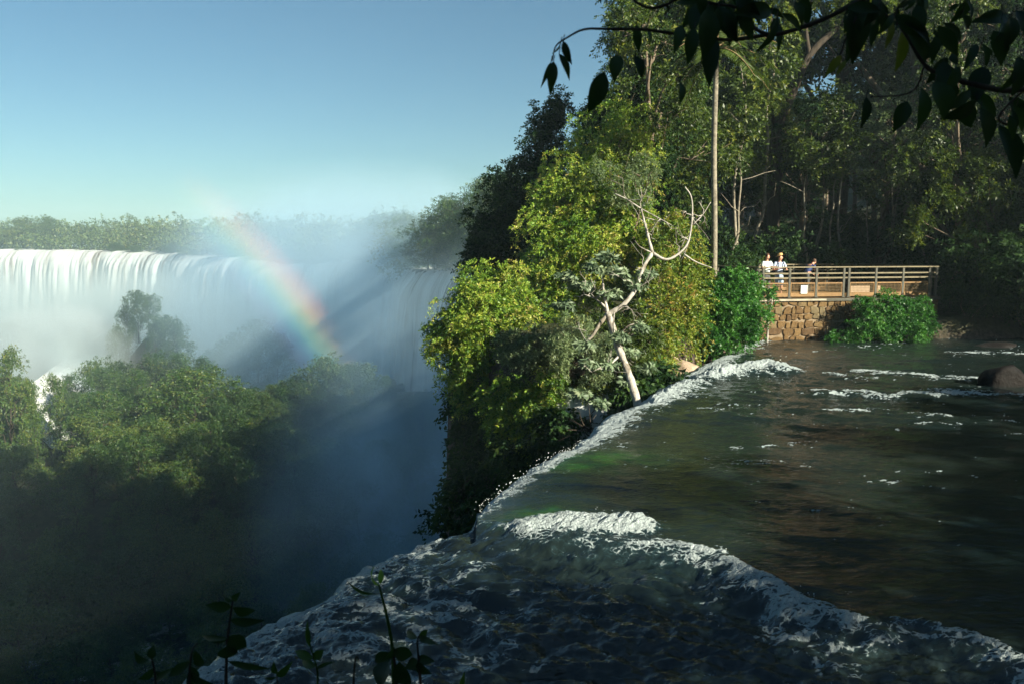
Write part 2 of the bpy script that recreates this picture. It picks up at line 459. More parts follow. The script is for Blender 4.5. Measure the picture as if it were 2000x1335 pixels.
# ledge foam: strong at the ledge, breaking into webs downstream
xs_ = X
core = np.exp(-(np.clip(down, 0, 9) / 0.30) ** 2) * (down > -0.08)
pres = np.interp(X, STEP[order, 0], [0.25, 0.2, 0.25, 0.35, 0.55, 0.7, 0.95, 0.85, 0.8, 0.4, 0.4, 0.75, 0.6, 0.3][:len(STEP)])
add_foam(core * pres * 0.80, 0.55, 0.55, 0.9)
trail = np.exp(-np.clip(down, 0, 20) / 0.85) * (down > 0) * pres
foam = np.maximum(foam, 0.72 * sstep(0.55, 0.95, W1 * 0.42 + W2 * 0.36 + trail * 0.50 + 0.22 * G1))
Z += 0.05 * np.exp(-(np.clip(down, 0, 9) / 0.4) ** 2) * sstep(-0.15, 0.05, down) * pres * (0.6 + 0.9 * (G1 + 0.3))
# scattered web of foam on all of the lower water
leftness = sstep(4.5, -1.5, X + 0.15 * Y)
foam = np.maximum(foam, low * 0.62 * sstep(0.60, 0.98, W1 * 0.46 + W2 * 0.46 + 0.20 * swell + 0.19 * leftness + 0.16 * G1 + 0.10 * G3))
# standing jumps, streaks and flecks
def bump_feature(pts, w, strength, height, thr=0.5, side=0, nz=0.55):
    P = feature(pts); d = pl_dist(P); a = np.exp(-(d / w) ** 2) * strength
    lf = fbm(X * 0.8 + w * 31, Y * 1.2, 3, 97)
    lf2 = fbm((fu + wx) * 0.9 + w * 7, (fv + wy) * 3.2, 4, 98)
    if strength < 0.95 and w < 0.5 and pts[0][1] < 850:
        f_ = sstep(0.34, 0.95, a * 0.62 + 0.75 * lf2 * (a > 0.01) + 0.50 * (W2 - 0.35) * (a > 0.01) + 0.2 * G3 * (a > 0.01)) * sstep(0.01, 0.2, a)
        globals()['foam'] = np.maximum(foam, 0.9 * f_)
    else:
        add_foam(a * (1.0 + 0.5 * lf + 0.5 * lf2), thr + 0.05, 0.45, 0.85)
    global Z
    Z += height * np.exp(-(d / (w * 0.9)) ** 2) * (0.85 + 0.40 * G1 + 0.30 * G2)
bump_feature([(1030, 1022), (1100, 1012), (1170, 1015), (1235, 1024)], 0.30, 1.0, 0.12)
bump_feature([(1110, 1030), (1200, 1030), (1245, 1028)], 0.26, 1.05, 0.12)
bump_feature([(1285, 775), (1330, 752), (1390, 738), (1460, 732), (1520, 728)], 0.42, 0.9, 0.16)
bump_feature([(1400, 735), (1460, 722), (1500, 716), (1528, 724)], 0.55, 1.15, 0.24)
bump_feature([(1340, 770), (1390, 776)], 0.25, 0.7, 0.05)
bump_feature([(1690, 725), (1760, 733), (1840, 742), (1910, 740)], 0.49, 0.9, 0.05)
bump_feature([(1600, 768), (1680, 765), (1740, 775), (1775, 772)], 0.45, 0.94, 0.07)
bump_feature([(1790, 775), (1880, 765), (1960, 772), (2050, 778)], 0.49, 0.94, 0.06)
bump_feature([(1610, 803), (1700, 802), (1760, 808), (1840, 815)], 0.26, 0.8, 0.03)
bump_feature([(1860, 690), (1930, 688), (2000, 694)], 0.45, 0.85, 0.04)
bump_feature([(1620, 728), (1700, 740)], 0.3, 0.55, 0.03)
bump_feature([(830, 1160), (880, 1150), (905, 1163)], 0.16, 0.85, 0.06)
bump_feature([(640, 1215), (740, 1225)], 0.16, 0.6, 0.05)
bump_feature([(1400, 685), (1450, 672), (1490, 664)], 0.25, 0.8, 0.08)
for pts, w, s_ in (([(1425, 872), (1520, 868)], 0.22, 0.50), ([(1430, 905), (1500, 900), (1570, 908)], 0.3, 0.48), ([(1230, 905), (1330, 925)], 0.25, 0.46),
                   ([(1750, 917), (1830, 915)], 0.14, 0.52), ([(1700, 935), (1850, 948)], 0.28, 0.46), ([(1760, 825), (1870, 828)], 0.2, 0.48), ([(1480, 870), (1600, 860)], 0.3, 0.40),
                   ([(1500, 690), (1700, 684)], 0.5, 0.40), ([(1950, 850), (2010, 848)], 0.2, 0.5), ([(1400, 800), (1480, 790)], 0.3, 0.42), ([(1690, 800), (1500, 815)], 0.4, 0.38)):
    P = feature(pts); d = pl_dist(P); a = np.exp(-(d / w) ** 2)
    foam = np.maximum(foam, 0.85 * sstep(0.80, 0.98, W2 * 0.40 + (G1 + G3) * 0.26 + a * s_ * 0.8 + 0.20) * (a > 0.03))
spk = sstep(0.50, 0.74, 0.62 * G3 + 0.34 * (W2 - 0.3) + 0.52 * CLU + 0.10 * sstep(10, 20, Y)) * (1 - low) * sstep(8, 12, Y)
foam = np.maximum(foam, 0.85 * spk)
# the water breaking over the lip
edge = np.exp(-(np.clip(B, 0, 9) / np.interp(Y, [4, 9, 12, 16, 22, 30], [0.55, 0.28, 0.18, 0.45, 0.85, 0.6])) ** 2)
edge = edge * np.interp(Y, [4, 8, 10, 11.5, 14, 20, 30], [1.0, 0.95, 0.7, 0.5, 0.8, 1.0, 0.9])
add_foam(np.where(B < 0, 0.72, edge * np.interp(Y, [6, 11, 15], [0.72, 0.72, 0.95])), 0.5, 0.42, 0.9)
roll = np.exp(-np.clip(B, 0, 9) / 0.55)
Z += np.where(B >= 0, -0.16 * roll, -0.16) + 0.05 * edge * G1
# break the sheet up below the lip
Zw = 0.25 * fbm(Y * 2.5, FB * 0.25, 4, 91)
PX = PX + np.where(B < 0, ln[0] * Zw, 0); PY = PY + np.where(B < 0, ln[1] * Zw, 0)
rip = sstep(0.2, 0.6, foam)
Z += rip * 0.022 * (G2 + 0.5 * fbm(X * 20, Y * 20, 2, 95))
gp = onz(1165, 900); gp2 = onz(1050, 1000)
green = np.exp(-(((X - gp[0]) / 0.9) ** 2 + ((Y - gp[1]) / 0.75) ** 2)) + 0.8 * np.exp(-(((X - gp2[0]) / 0.5) ** 2 + ((Y - gp2[1]) / 0.35) ** 2))
green = np.clip(green * (0.75 + 1.6 * G1 + 1.0 * G3), 0, 1)

t = NT('river_water')
co = t.coord()
fo = t.attr('foam'); gr = t.attr('green')
nz = t.noise(14, 6, 0.7, t.mapping(co, (0.7, 1.2, 1)))
f2 = t.math('ADD', fo, t.math('MULTIPLY', t.math('SUBTRACT', nz, 0.5), t.math('MULTIPLY', t.math('MULTIPLY', fo, t.math('SUBTRACT', 1.15, fo)), 3.2)))
wv = t.n('ShaderNodeVectorMath', operation='ADD'); t.l(t.mapping(co, (0.8, 1.3, 1)), wv.inputs[0])
wn2 = t.n('ShaderNodeTexNoise'); wn2.inputs['Scale'].default_value = 5; wn2.inputs['Detail'].default_value = 3; t.l(co, wn2.inputs['Vector'])
wsc = t.n('ShaderNodeVectorMath', operation='SCALE'); t.l(wn2.outputs['Color'], wsc.inputs[0]); wsc.inputs['Scale'].default_value = 0.35; t.l(wsc.outputs[0], wv.inputs[1])
vo = t.n('ShaderNodeTexVoronoi', feature='DISTANCE_TO_EDGE'); vo.inputs['Scale'].default_value = 9.0; t.l(wv.outputs[0], vo.inputs['Vector'])
lace = t.ramp(vo.outputs['Distance'], [(0.0, 1.0), (0.16, 0.35), (0.4, 0.0)])
f2 = t.math('ADD', f2, t.math('MULTIPLY', t.math('SUBTRACT', lace, 0.42), t.math('MULTIPLY', t.math('MULTIPLY', fo, t.math('SUBTRACT', 1.12, fo)), 2.6)))
ff = t.ramp(f2, [(0.33, 0.0), (0.62, 1.0)])
base = t.mix(t.ramp(t.noise(0.35, 3, 0.5, co), [(0.35, 0.0), (0.7, 1.0)]), (0.006, 0.013, 0.014), (0.012, 0.017, 0.013))
base = t.mix(gr, base, (0.018, 0.08, 0.010))
base = t.mix(t.math('MULTIPLY', t.ramp(f2, [(0.02, 0.0), (0.45, 1.0)]), 0.25), base, (0.04, 0.09, 0.11))
b1 = t.noise(7, 5, 0.6, t.mapping(co, (0.6, 1.3, 1)), 0.6)
b2 = t.noise(26, 3, 0.6, t.mapping(co, (0.7, 1.3, 1)))
hb = t.math('ADD', t.math('MULTIPLY', b1, 1.0), t.math('MULTIPLY', b2, 0.22))
water = t.bsdf(base, 0.07, 0.5, t.bump(hb, 0.45, 0.06))
fn = t.noise(30, 5, 0.75, co)
foamc = t.ramp(fn, [(0.3, (0.30, 0.38, 0.39)), (0.65, (0.52, 0.59, 0.60))])
vb = t.n('ShaderNodeTexVoronoi'); vb.inputs['Scale'].default_value = 26.0; t.l(wv.outputs[0], vb.inputs['Vector'])
fsh = t.bsdf(foamc, 0.8, 0.25, t.bump(t.math('SUBTRACT', fn, t.math('MULTIPLY', vb.outputs['Distance'], 0.7)), 1.0, 0.07))
mx = t.n('ShaderNodeMixShader'); t.l(ff, mx.inputs[0]); t.l(water, mx.inputs[1]); t.l(fsh, mx.inputs[2])
river_m = t.surf(mx.outputs[0])
river = link('river', mesh_quads('river', np.stack([PX, PY, Z], -1).reshape(-1, 3), grid_faces(*PX.shape), {'foam': np.minimum(foam, 0.84).ravel(), 'green': green.ravel()}), river_m)
tag(river, 'dark rushing river with white foam spilling over the near lip', 'river', kind='structure')

# droplets thrown up along the lip and the ledge
def droplets(paths, n, seed):
    r = np.random.default_rng(seed); V = []; F = []
    for k in range(n):
        P, hgt, spread, size = paths[r.integers(len(paths))]
        i = r.integers(len(P) - 1); tt = r.random(); c = P[i] * (1 - tt) + P[i + 1] * tt
        p = np.array((c[0] + r.normal(0, spread), c[1] + r.normal(0, spread), -0.12 + abs(r.normal(0, hgt))))
        s = size * r.uniform(0.4, 1.3)
        o = [np.array(q) * s * r.uniform(0.6, 1.5, 3) for q in ((1, 0, 0), (-1, 0, 0), (0, 1, 0), (0, -1, 0), (0, 0, 1), (0, 0, -1))]
        b = len(V); V += [p + q for q in o]
        for f in ((0, 2, 4), (2, 1, 4), (1, 3, 4), (3, 0, 4), (2, 0, 5), (1, 2, 5), (3, 1, 5), (0, 3, 5)): F.append([b + q for q in f])
    return mesh_quads('droplets', np.array(V), np.array(F))
t = NT('droplet_water'); drop_m = t.surf(t.bsdf((0.62, 0.68, 0.66), 0.3, 0.5))
dp = link('spray_droplets', droplets([(LIP[8:12], 0.05, 0.06, 0.008), (STEP[5:9], 0.06, 0.08, 0.007), (STEP[8:13], 0.05, 0.07, 0.006),
    (feature([(1130, 1005), (1250, 1020)]), 0.10, 0.10, 0.006), (feature([(1440, 722), (1535, 720)]), 0.14, 0.2, 0.016)], 1000, 8), drop_m)
tag(dp, 'white droplets thrown up where the river breaks', 'droplets', kind='stuff')

# ------------------------------------------------------------------ far falls
t = NT('falling_water')
u_, h_ = t.attr('run'), t.attr('drop')
cx = t.n('ShaderNodeCombineXYZ'); t.l(t.math('MULTIPLY', u_, 0.55), cx.inputs[0]); t.l(t.math('MULTIPLY', h_, 0.035), cx.inputs[1])
s1 = t.noise(1.0, 5, 0.6, cx.outputs[0], 0.4)
cx2 = t.n('ShaderNodeCombineXYZ'); t.l(t.math('MULTIPLY', u_, 0.09), cx2.inputs[0]); t.l(t.math('MULTIPLY', h_, 0.012), cx2.inputs[1])
s2 = t.noise(1.0, 3, 0.5, cx2.outputs[0])
st = t.math('ADD', t.math('MULTIPLY', s1, 0.60), t.math('MULTIPLY', s2, 0.62))
colf = t.ramp(st, [(0.50, (0.09, 0.07, 0.055)), (0.55, (0.36, 0.37, 0.36)), (0.68, (0.52, 0.55, 0.55))])
fall_m = t.surf(t.bsdf(colf, 0.8, 0.2))
def curtain(name, P, depth, label, seed=1, lean=8.0, cell=1.2, toward=(-100.0, 250.0), up=1.6, sc=1.6):
    P = np.array(P, float); seg = np.linalg.norm(np.diff(P[:, :2], axis=0), axis=1); cum = np.concatenate([[0], np.cumsum(seg)])
    U = np.arange(0, cum[-1], cell); n = len(U)
    cxy = np.stack([np.interp(U, cum, P[:, i]) for i in range(3)], -1)
    us = U / sc
    cxy[:, 2] += sc * (1.1 * fbm(us * 0.05, us * 0, 3, seed) + 0.25 * fbm(us * 0.4, us * 0, 3, seed + 5))
    tg = np.gradient(cxy[:, :2], axis=0)
    k = 15; ker = np.ones(k) / k
    tg = np.stack([np.convolve(np.pad(tg[:, i], k // 2, 'edge'), ker, 'valid') for i in range(2)], -1)
    tg /= np.linalg.norm(tg, axis=1)[:, None]
    nrm = np.stack([-tg[:, 1], tg[:, 0]], -1)
    toward = np.array(toward) - cxy[:, :2]
    nrm *= np.sign((nrm * toward).sum(1))[:, None]
    prof = [(-16 * up, 0.55 * up), (-8 * up, 0.5 * up), (-3 * up, 0.35 * up), (-0.8 * up, 0.1 * up), (0.4 * up, -0.5 * up), (1.2 * up, -1.8 * up)] + [(1.2 * up + lean * math.sqrt(q), -1.8 * up - depth * q) for q in np.linspace(0.02, 1, 34)]
    V = np.zeros((len(prof), n, 3)); run = np.zeros((len(prof), n)); dr = run.copy()
    for i, (o, dz) in enumerate(prof):
        bul = sc * (2.6 * fbm(us * 0.10, us * 0 + dz * 0.01 / sc, 3, seed + 9) + 1.5 * ridged(us * 0.35, us * 0 + dz * 0.02 / sc, 3, seed + 3)) * sstep(0, -6 * sc, np.array(dz))
        V[i, :, 0] = cxy[:, 0] + nrm[:, 0] * (o + bul); V[i, :, 1] = cxy[:, 1] + nrm[:, 1] * (o + bul); V[i, :, 2] = cxy[:, 2] + dz
        run[i] = us + 17.3 * seed; dr[i] = dz / sc
    o = link(name, mesh_quads(name, V.reshape(-1, 3), grid_faces(*V.shape[:2]), {'run': run.ravel(), 'drop': dr.ravel()}), fall_m)
    return tag(o, label, 'waterfall', kind='structure')
curtain('waterfall', FAR[5:], 75, 'broad white waterfall across the far cliff under the forest', 1)
curtain('waterfall', FAR[2:6], 110, 'narrow white waterfall beside the leafy promontory', 3, 7.0)
curtain('waterfall', [at(1190, 765, 24.6), at(1135, 770, 24.8), at(1085, 775, 25.2)], 30, 'added side fall standing in for pale mist in the gap below the white-barked tree', 9, 2.0, 0.12, (1.0, 10.0), 0.10, 0.22)  # invented fall, imitates sky-lit mist behind the gap
# second drop at the left, between the wooded islands
cas2 = [at(175, 690, 178 * K), at(140, 712, 170 * K), at(100, 738, 160 * K), at(62, 765, 150 * K), at(30, 790, 144 * K)]
curtain('waterfall', cas2, 33, 'bright white cascade between the leafy islands at the left', 8, 20.0, 0.8, up=0.3, sc=2.4)
# lower river in the canyon
t = NT('canyon_water')
co = t.coord(); n = t.noise(0.15, 6, 0.7, co, 1.0); n3 = t.noise(0.7, 5, 0.6, co)
c = t.ramp(t.math('ADD', t.math('MULTIPLY', n, 0.7), t.math('MULTIPLY', n3, 0.3)), [(0.53, (0.03, 0.045, 0.045)), (0.60, (0.7, 0.75, 0.75))])
pool_m = t.surf(t.bsdf(c, 0.2, 0.5, t.bump(n3, 0.8, 0.4)))
pv = [(-700, -50, -60.6), (12, -50, -60.6), (12, 248, -60.6), (-700, 248, -60.6)]
pool = link('canyon_river', mesh_quads('canyon_river', pv, [(0, 1, 2, 3)]), pool_m)
tag(pool, 'dark rapids at the bottom of the canyon', 'river', kind='structure')
pv = [(-710, 249, -73), (0, 249, -73), (0, 570, -73), (-710, 570, -73)]
pool = link('plunge_pool', mesh_quads('plunge_pool', pv, [(0, 1, 2, 3)]), pool_m)
tag(pool, 'plunge pool under the far falls', 'pool', kind='structure')

# ------------------------------------------------------------------ haze, spray, rainbow
def box_mesh(name, a, b):
    mb = MB(); c = [(a[i] + b[i]) / 2 for i in range(3)]; mb.box(c, b[0] - a[0], b[1] - a[1], b[2] - a[2]); return mb.mesh(name)
t = NT('air'); pvn = t.n('ShaderNodeVolumePrincipled')
pvn.inputs['Color'].default_value = (0.66, 0.88, 1.0, 1); pvn.inputs['Density'].default_value = 0.0004; pvn.inputs['Anisotropy'].default_value = 0.1
hz = link('haze', box_mesh('haze', (-1310, -910, -95), (1310, 1510, 70)), t.vol(pvn.outputs[0]), smooth=False)
tag(hz, 'pale air over the canyon', 'haze', kind='stuff')

def mist(name, lo, hi, dens, label, scale=0.03, col=(0.9, 0.97, 1.0), thr=(0.35, 0.75), top=0.5, seed=0, g=0.15):
    lo = np.array(lo, float); hi = np.array(hi, float); c = (lo + hi) / 2; h = (hi - lo) / 2
    # rounded plume body
    bm = bmesh.new(); bmesh.ops.create_icosphere(bm, subdivisions=4, radius=1.0)
    for vtx in bm.verts:
        vtx.co = Vector((vtx.co.x * h[0], vtx.co.y * h[1], vtx.co.z * h[2]))
    me = bpy.data.meshes.new(name); bm.to_mesh(me); bm.free()
    t = NT(name + '_air'); co = t.coord()
    e = t.mapping(co, tuple(1 / h))
    ln_ = t.n('ShaderNodeVectorMath', operation='LENGTH'); t.l(e, ln_.inputs[0])
    nzw = t.noise(scale * 1.3, 2, 0.5, t.mapping(co, (1, 1, 0.7), (seed * 5.3, 3.1, seed)))
    fo = t.ramp(t.math('ADD', ln_.outputs['Value'], t.math('MULTIPLY', t.math('SUBTRACT', nzw, 0.5), t.math('MULTIPLY', t.math('SUBTRACT', 1.0, ln_.outputs['Value'], clamp=True), 2.2))), [(0.15, 1.0), (0.55, 0.45), (1.0, 0.0)], 'EASE')
    nz = t.noise(scale, 3, 0.55, t.mapping(co, (1, 1, 0.6), (seed * 13.1, seed * 7.7, 0)), 0.3)
    nn = t.ramp(nz, [(thr[0], 0.12), (thr[1], 1.0)])
    d = t.math('MULTIPLY', t.math('MULTIPLY', fo, nn), dens)
    p = t.n('ShaderNodeVolumePrincipled'); p.inputs['Color'].default_value = (*col, 1); t.l(d, p.inputs['Density']); p.inputs['Anisotropy'].default_value = g
    o = link(name, me, t.vol(p.outputs[0])); o.location = c
    return tag(o, label, 'mist', kind='stuff')
mist('spray_mist', (-570, 215, -158), (30, 590, 6), 0.075, 'pale sunlit spray filling the canyon under the far falls', 0.014, col=(0.66, 0.77, 0.80), thr=(0.38, 0.66), seed=1)
mist('spray_cloud', (-150, 216, -75), (34, 400, 40), 0.055, 'blue-white spray cloud drifting up before the right half of the far falls', 0.018, col=(0.60, 0.83, 1.0), thr=(0.36, 0.66), seed=5)  # blue tint imitates skylight on the spray
c_ = at(130, 690, 172 * K); mist('cascade_spray', c_ - np.array((36, 30, 24)), c_ + np.array((36, 30, 20)), 0.24, 'white spray boiling above the cascade at the left', 0.05, col=(0.72, 0.80, 0.82), thr=(0.3, 0.6), seed=7)
mist('spray_plume', (-46, 76, -98), (18, 212, 12), 0.050, 'bluish spray plume rising out of the canyon in front of the promontory', 0.055, col=(0.55, 0.80, 1.0), thr=(0.47, 0.60), seed=4)  # blue scatter colour stands in for skylight on shaded spray

t = NT('rainbow_air'); co = t.coord()
anti = -SUN
D0 = 165.0
ctr = Vector((0, 0, CAMZ)) + anti * D0 * 1.0
sep = t.n('ShaderNodeSeparateXYZ'); t.l(co, sep.inputs[0])
rr = t.math('SQRT', t.math('ADD', t.math('MULTIPLY', sep.outputs[0], sep.outputs[0]), t.math('MULTIPLY', sep.outputs[1], sep.outputs[1])))
RB_IN, RB_OUT = D0 * math.tan(R(39.3)), D0 * math.tan(R(42.9))
at2 = t.math('ARCTAN2', sep.outputs[1], sep.outputs[0])
fr = t.math('DIVIDE', t.math('SUBTRACT', rr, RB_IN), RB_OUT - RB_IN)
rc = t.ramp(fr, [(0.0, (0.0, 0.0, 0.0)), (0.14, (0.10, 0.06, 0.25)), (0.28, (0.05, 0.25, 0.6)), (0.42, (0.05, 0.6, 0.4)), (0.55, (0.55, 0.75, 0.1)), (0.68, (1.0, 0.6, 0.08)), (0.82, (0.9, 0.18, 0.08)), (1.0, (0, 0, 0))])  # rainbow light painted as bands of scatter colour
vs = t.n('ShaderNodeVolumeScatter'); t.l(rc, vs.inputs[0]); vs.inputs['Anisotropy'].default_value = 0.0
NB = 96; V = []; 
for k in range(NB):
    a = 2 * math.pi * k / NB
    for rr_, zz in ((RB_IN, -5), (RB_OUT, -5), (RB_OUT, 5), (RB_IN, 5)): V.append((rr_ * math.cos(a), rr_ * math.sin(a), zz))
q = anti.to_track_quat('Z', 'Y')
F = []
V = []; k0 = 0; nk = 40
# slab covers only the drawn arc: from the canyon floor up into the sky
ex = q @ Vector((1, 0, 0)); ey = q @ Vector((0, 1, 0))
def ang_of(u, v):
    d = Vector(ray(u, v)); d = d / d.dot(anti); p = d * D0 - anti * D0
    return math.atan2(p.dot(ey), p.dot(ex))
a0, a1 = ang_of(330, 300), ang_of(670, 850)
if a1 - a0 > math.pi: a1 -= 2 * math.pi
if a0 - a1 > math.pi: a1 += 2 * math.pi
t.l(t.math('MULTIPLY', t.ramp(t.math('DIVIDE', t.math('SUBTRACT', at2, a0), a1 - a0), [(0.05, 0.0), (0.35, 0.75), (0.6, 1.0), (0.85, 0.7), (1.0, 0.0)]), 0.045), vs.inputs['Density'])
for k in range(nk):
    a = a0 + (a1 - a0) * k / (nk - 1)
    for rr_, zz in ((RB_IN, -4), (RB_OUT, -4), (RB_OUT, 4), (RB_IN, 4)): V.append((rr_ * math.cos(a), rr_ * math.sin(a), zz))
for k in range(nk - 1):
    for s_ in range(4): F.append((k * 4 + s_, k * 4 + (s_ + 1) % 4, k * 4 + 4 + (s_ + 1) % 4, k * 4 + 4 + s_))
F += [(0, 1, 2, 3), tuple((nk - 1) * 4 + i for i in (3, 2, 1, 0))]
me = bpy.data.meshes.new('rainbow'); me.from_pydata(V, [], F); me.update()
bm = bmesh.new(); bm.from_mesh(me); bmesh.ops.recalc_face_normals(bm, faces=bm.faces); bm.to_mesh(me); bm.free()
rb = link('rainbow', me, t.vol(vs.outputs[0]))
rb.location = ctr; rb.rotation_mode = 'QUATERNION'; rb.rotation_quaternion = q
tag(rb, 'faint rainbow arching down into the canyon spray', 'rainbow', kind='stuff')

# ------------------------------------------------------------------ foliage
def frames(d, rng):
    d = d / np.maximum(np.linalg.norm(d, axis=1), 1e-9)[:, None]
    r = rng.normal(size=d.shape); a = r - (r * d).sum(1)[:, None] * d
    a /= np.maximum(np.linalg.norm(a, axis=1), 1e-9)[:, None]
    return d, a, np.cross(d, a)
def leaf_quads(P, D, L, rng, aspect=0.42, var=None, flat=0.0):
    """diamond leaves: base P, direction D, length L"""
    n = len(P); d, a, b = frames(D, rng)
    if flat > 0:   # turn the blades to face up
        up = np.array((0, 0, 1.0)); a2 = np.cross(d, up); nn = np.linalg.norm(a2, axis=1)[:, None]
        a2 = np.where(nn > 1e-3, a2 / np.maximum(nn, 1e-6), a); a = a * (1 - flat) + a2 * flat
        a /= np.linalg.norm(a, axis=1)[:, None]; b = np.cross(d, a)
    L = L[:, None]
    w = L * aspect * 0.5 * rng.uniform(0.75, 1.25, (n, 1)); c = L * 0.10 * rng.uniform(-0.3, 1, (n, 1))
    V = np.stack([P, P + d * L * 0.45 + a * w + b * c, P + d * L, P + d * L * 0.45 - a * w + b * c], 1)
    return V.reshape(-1, 3), np.arange(n * 4).reshape(n, 4), np.repeat(var if var is not None else rng.random(n), 4)
def crown_mesh(name, clumps, n_leaf, leaf, rng, per=12, droop=0.35, aspect=0.42, shell=0.55, flat=0.25, spread=1.0, sun=0.0):
    """clumps: rows (x, y, z, rx, ry, rz). leaves grow on small twigs spread through each clump"""
    cl = np.array(clumps, float)
    vol = cl[:, 3] * cl[:, 4] + cl[:, 4] * cl[:, 5] + cl[:, 3] * cl[:, 5]
    ntw = max(1, n_leaf // per)
    idx = rng.choice(len(cl), ntw, p=vol / vol.sum())
    dr = rng.normal(size=(ntw, 3)); dr /= np.linalg.norm(dr, axis=1)[:, None]
    rad = shell + (1 - shell) * rng.random(ntw) ** 0.6
    rad = np.where(rng.random(ntw) < 0.15, rng.random(ntw) * shell, rad) + np.where(rng.random(ntw) < 0.07, 0.25 * rng.random(ntw), 0)
    base = cl[idx, :3] + dr * rad[:, None] * cl[idx, 3:6]
    tw = dr + rng.normal(0, 0.55, (ntw, 3)) + np.array((0, 0, 0.15)); tw, ta, tb = frames(tw, rng)
    tl = leaf * rng.uniform(1.6, 3.4, ntw) * spread
    k = np.tile(np.arange(per), ntw); rep = np.repeat(np.arange(ntw), per)
    tt = (k + rng.random(len(k))) / per
    P = base[rep] + tw[rep] * (tl[rep] * tt)[:, None]
    P[:, 2] -= droop * tl[rep] * tt ** 2
    ph = k * 2.4 + rng.random(len(k))
    side = ta[rep] * np.cos(ph)[:, None] + tb[rep] * np.sin(ph)[:, None]
    D = tw[rep] * 0.55 + side * 0.9 + rng.normal(0, 0.2, side.shape); D[:, 2] -= droop
    tv = (rng.normal(0.42, 0.13, ntw) + rng.normal(0, 0.13, len(cl))[idx])[rep] + rng.normal(0, 0.12, len(k))
    V, F, A = leaf_quads(P, D, leaf * rng.uniform(0.65, 1.25, len(k)), rng, aspect, np.clip(tv, 0, 1), flat)
    return mesh_quads(name, V, F, {'var': A})
def px_clumps(rows, jit=0.0, rng=None, depth=0.9):
    """(u, v, radius px, distance)"""
    out = []
    for (u, v, r, Y) in rows:
        c = at(u, v, Y); rr = r / FPX * Y
        out.append((*c, rr, rr * depth, rr))
    return out
def sub_clumps(clumps, k, rng, f=0.45):
    """break every clump into smaller tufts so that the outline is uneven and gaps show"""
    out = []
    for c in clumps:
        for i in range(k):
            d = rng.normal(size=3); d /= np.linalg.norm(d); r = rng.uniform(0.35, 1.0) + (0.35 * rng.random() if rng.random() < 0.25 else 0)
            s = rng.uniform(0.45, 1.25) * f
            out.append((c[0] + d[0] * c[3] * r, c[1] + d[1] * c[4] * r, c[2] + d[2] * c[5] * r, c[3] * s, c[4] * s, c[5] * s * 0.8))
    return out

def local(me_pts, origin): return [(c[0] - origin[0], c[1] - origin[1], c[2] - origin[2], *c[3:]) for c in me_pts]
def plant(name, label, cat, base, rows, n_leaf, leaf, mat, seed, stems=None, bark=None, group=None, k=9, f=0.45, **kw):
    """one plant of the photograph: stem(s) from its base to each clump and a leafy crown"""
    r = np.random.default_rng(seed)
    root = empty(name, tuple(base), label, cat, group)
    cl = local(px_clumps(rows), base)
    drape = kw.pop('drape', 0)
    mb = MB()
    cs = sorted(cl, key=lambda c: c[2])
    top = np.array(cs[-1][:3]); mid = np.array(cs[len(cs) // 2][:3])
    h = max(top[2], 0.6)
    tr = 0.018 * h + 0.025
    tp = smooth_path([(0, 0, -0.6), (0.1 * mid[0], 0.1 * mid[1], h * 0.2), tuple(mid * np.array((0.7, 0.7, 0.9))), tuple(top)], 5)
    mb.tube(tp, list(np.linspace(tr, tr * 0.25, len(tp))), 7, 0.2, seed)
    for c in cl:
        e = np.array(c[:3]); zt = np.clip(e[2] * 0.55, 0.0, h)
        s0 = min(tp, key=lambda p: abs(p[2] - zt) + 0.2 * np.linalg.norm(p[:2] - e[:2]))
        w = wobble_path(s0, e, 4, 0.05 * np.linalg.norm(e - s0), r)
        mb.tube(w, list(np.linspace(tr * 0.45, 0.012, 5)), 5)
        for q in range(3):
            d = r.normal(size=3); d /= np.linalg.norm(d); e2 = e + d * np.array(c[3:6]) * 0.9
            mb.tube(wobble_path(w[3], e2, 3, 0.06, r), list(np.linspace(0.016, 0.005, 4)), 4)
    mb.build('trunk', bark or B_MID, root, True)
    sc_ = sub_clumps(cl, k, r, f)
    if drape:   # tufts bridging the clumps and vines trailing down from them
        for i, a in enumerate(cl):
            for b in cl[i + 1:]:
                d_ = math.dist(a[:3], b[:3])
                if d_ < 1.35 * (a[3] + b[3]):
                    for q in range(3):
                        w_ = r.uniform(0.25, 0.75); m_ = [a[n] * w_ + b[n] * (1 - w_) + r.normal(0, 0.25) * a[3] for n in range(3)]
                        sc_.append((*m_, a[3] * 0.3, a[4] * 0.3, a[5] * 0.3))
            for q in range(drape):
                an = r.uniform(0, 6.28); L_ = r.uniform(0.3, 1.0) * (0.5 + a[5])
                sc_.append((a[0] + math.cos(an) * a[3] * r.uniform(0.3, 1.0), a[1] - abs(math.sin(an)) * a[4] * r.uniform(0.4, 1.0), a[2] - a[5] * r.uniform(0.2, 0.8) - L_ * 0.4, 0.10 + 0.06 * r.random(), 0.10, L_))
    link('crown', crown_mesh(name + '_crown', sc_, n_leaf, leaf, r, **kw), mat, root)
    return root
def dup(root, loc, rotz=0, s=1.0, label=None, group=None):
    r = root.copy(); C.objects.link(r); r.location = loc; r.rotation_euler = (0, 0, rotz); r.scale = (s, s, s) if not hasattr(s, '__len__') else s
    if label: r['label'] = label
    if group: r['group'] = group
    for ch in list(root.children):
        c = ch.copy(); C.objects.link(c); c.parent = r
    return r

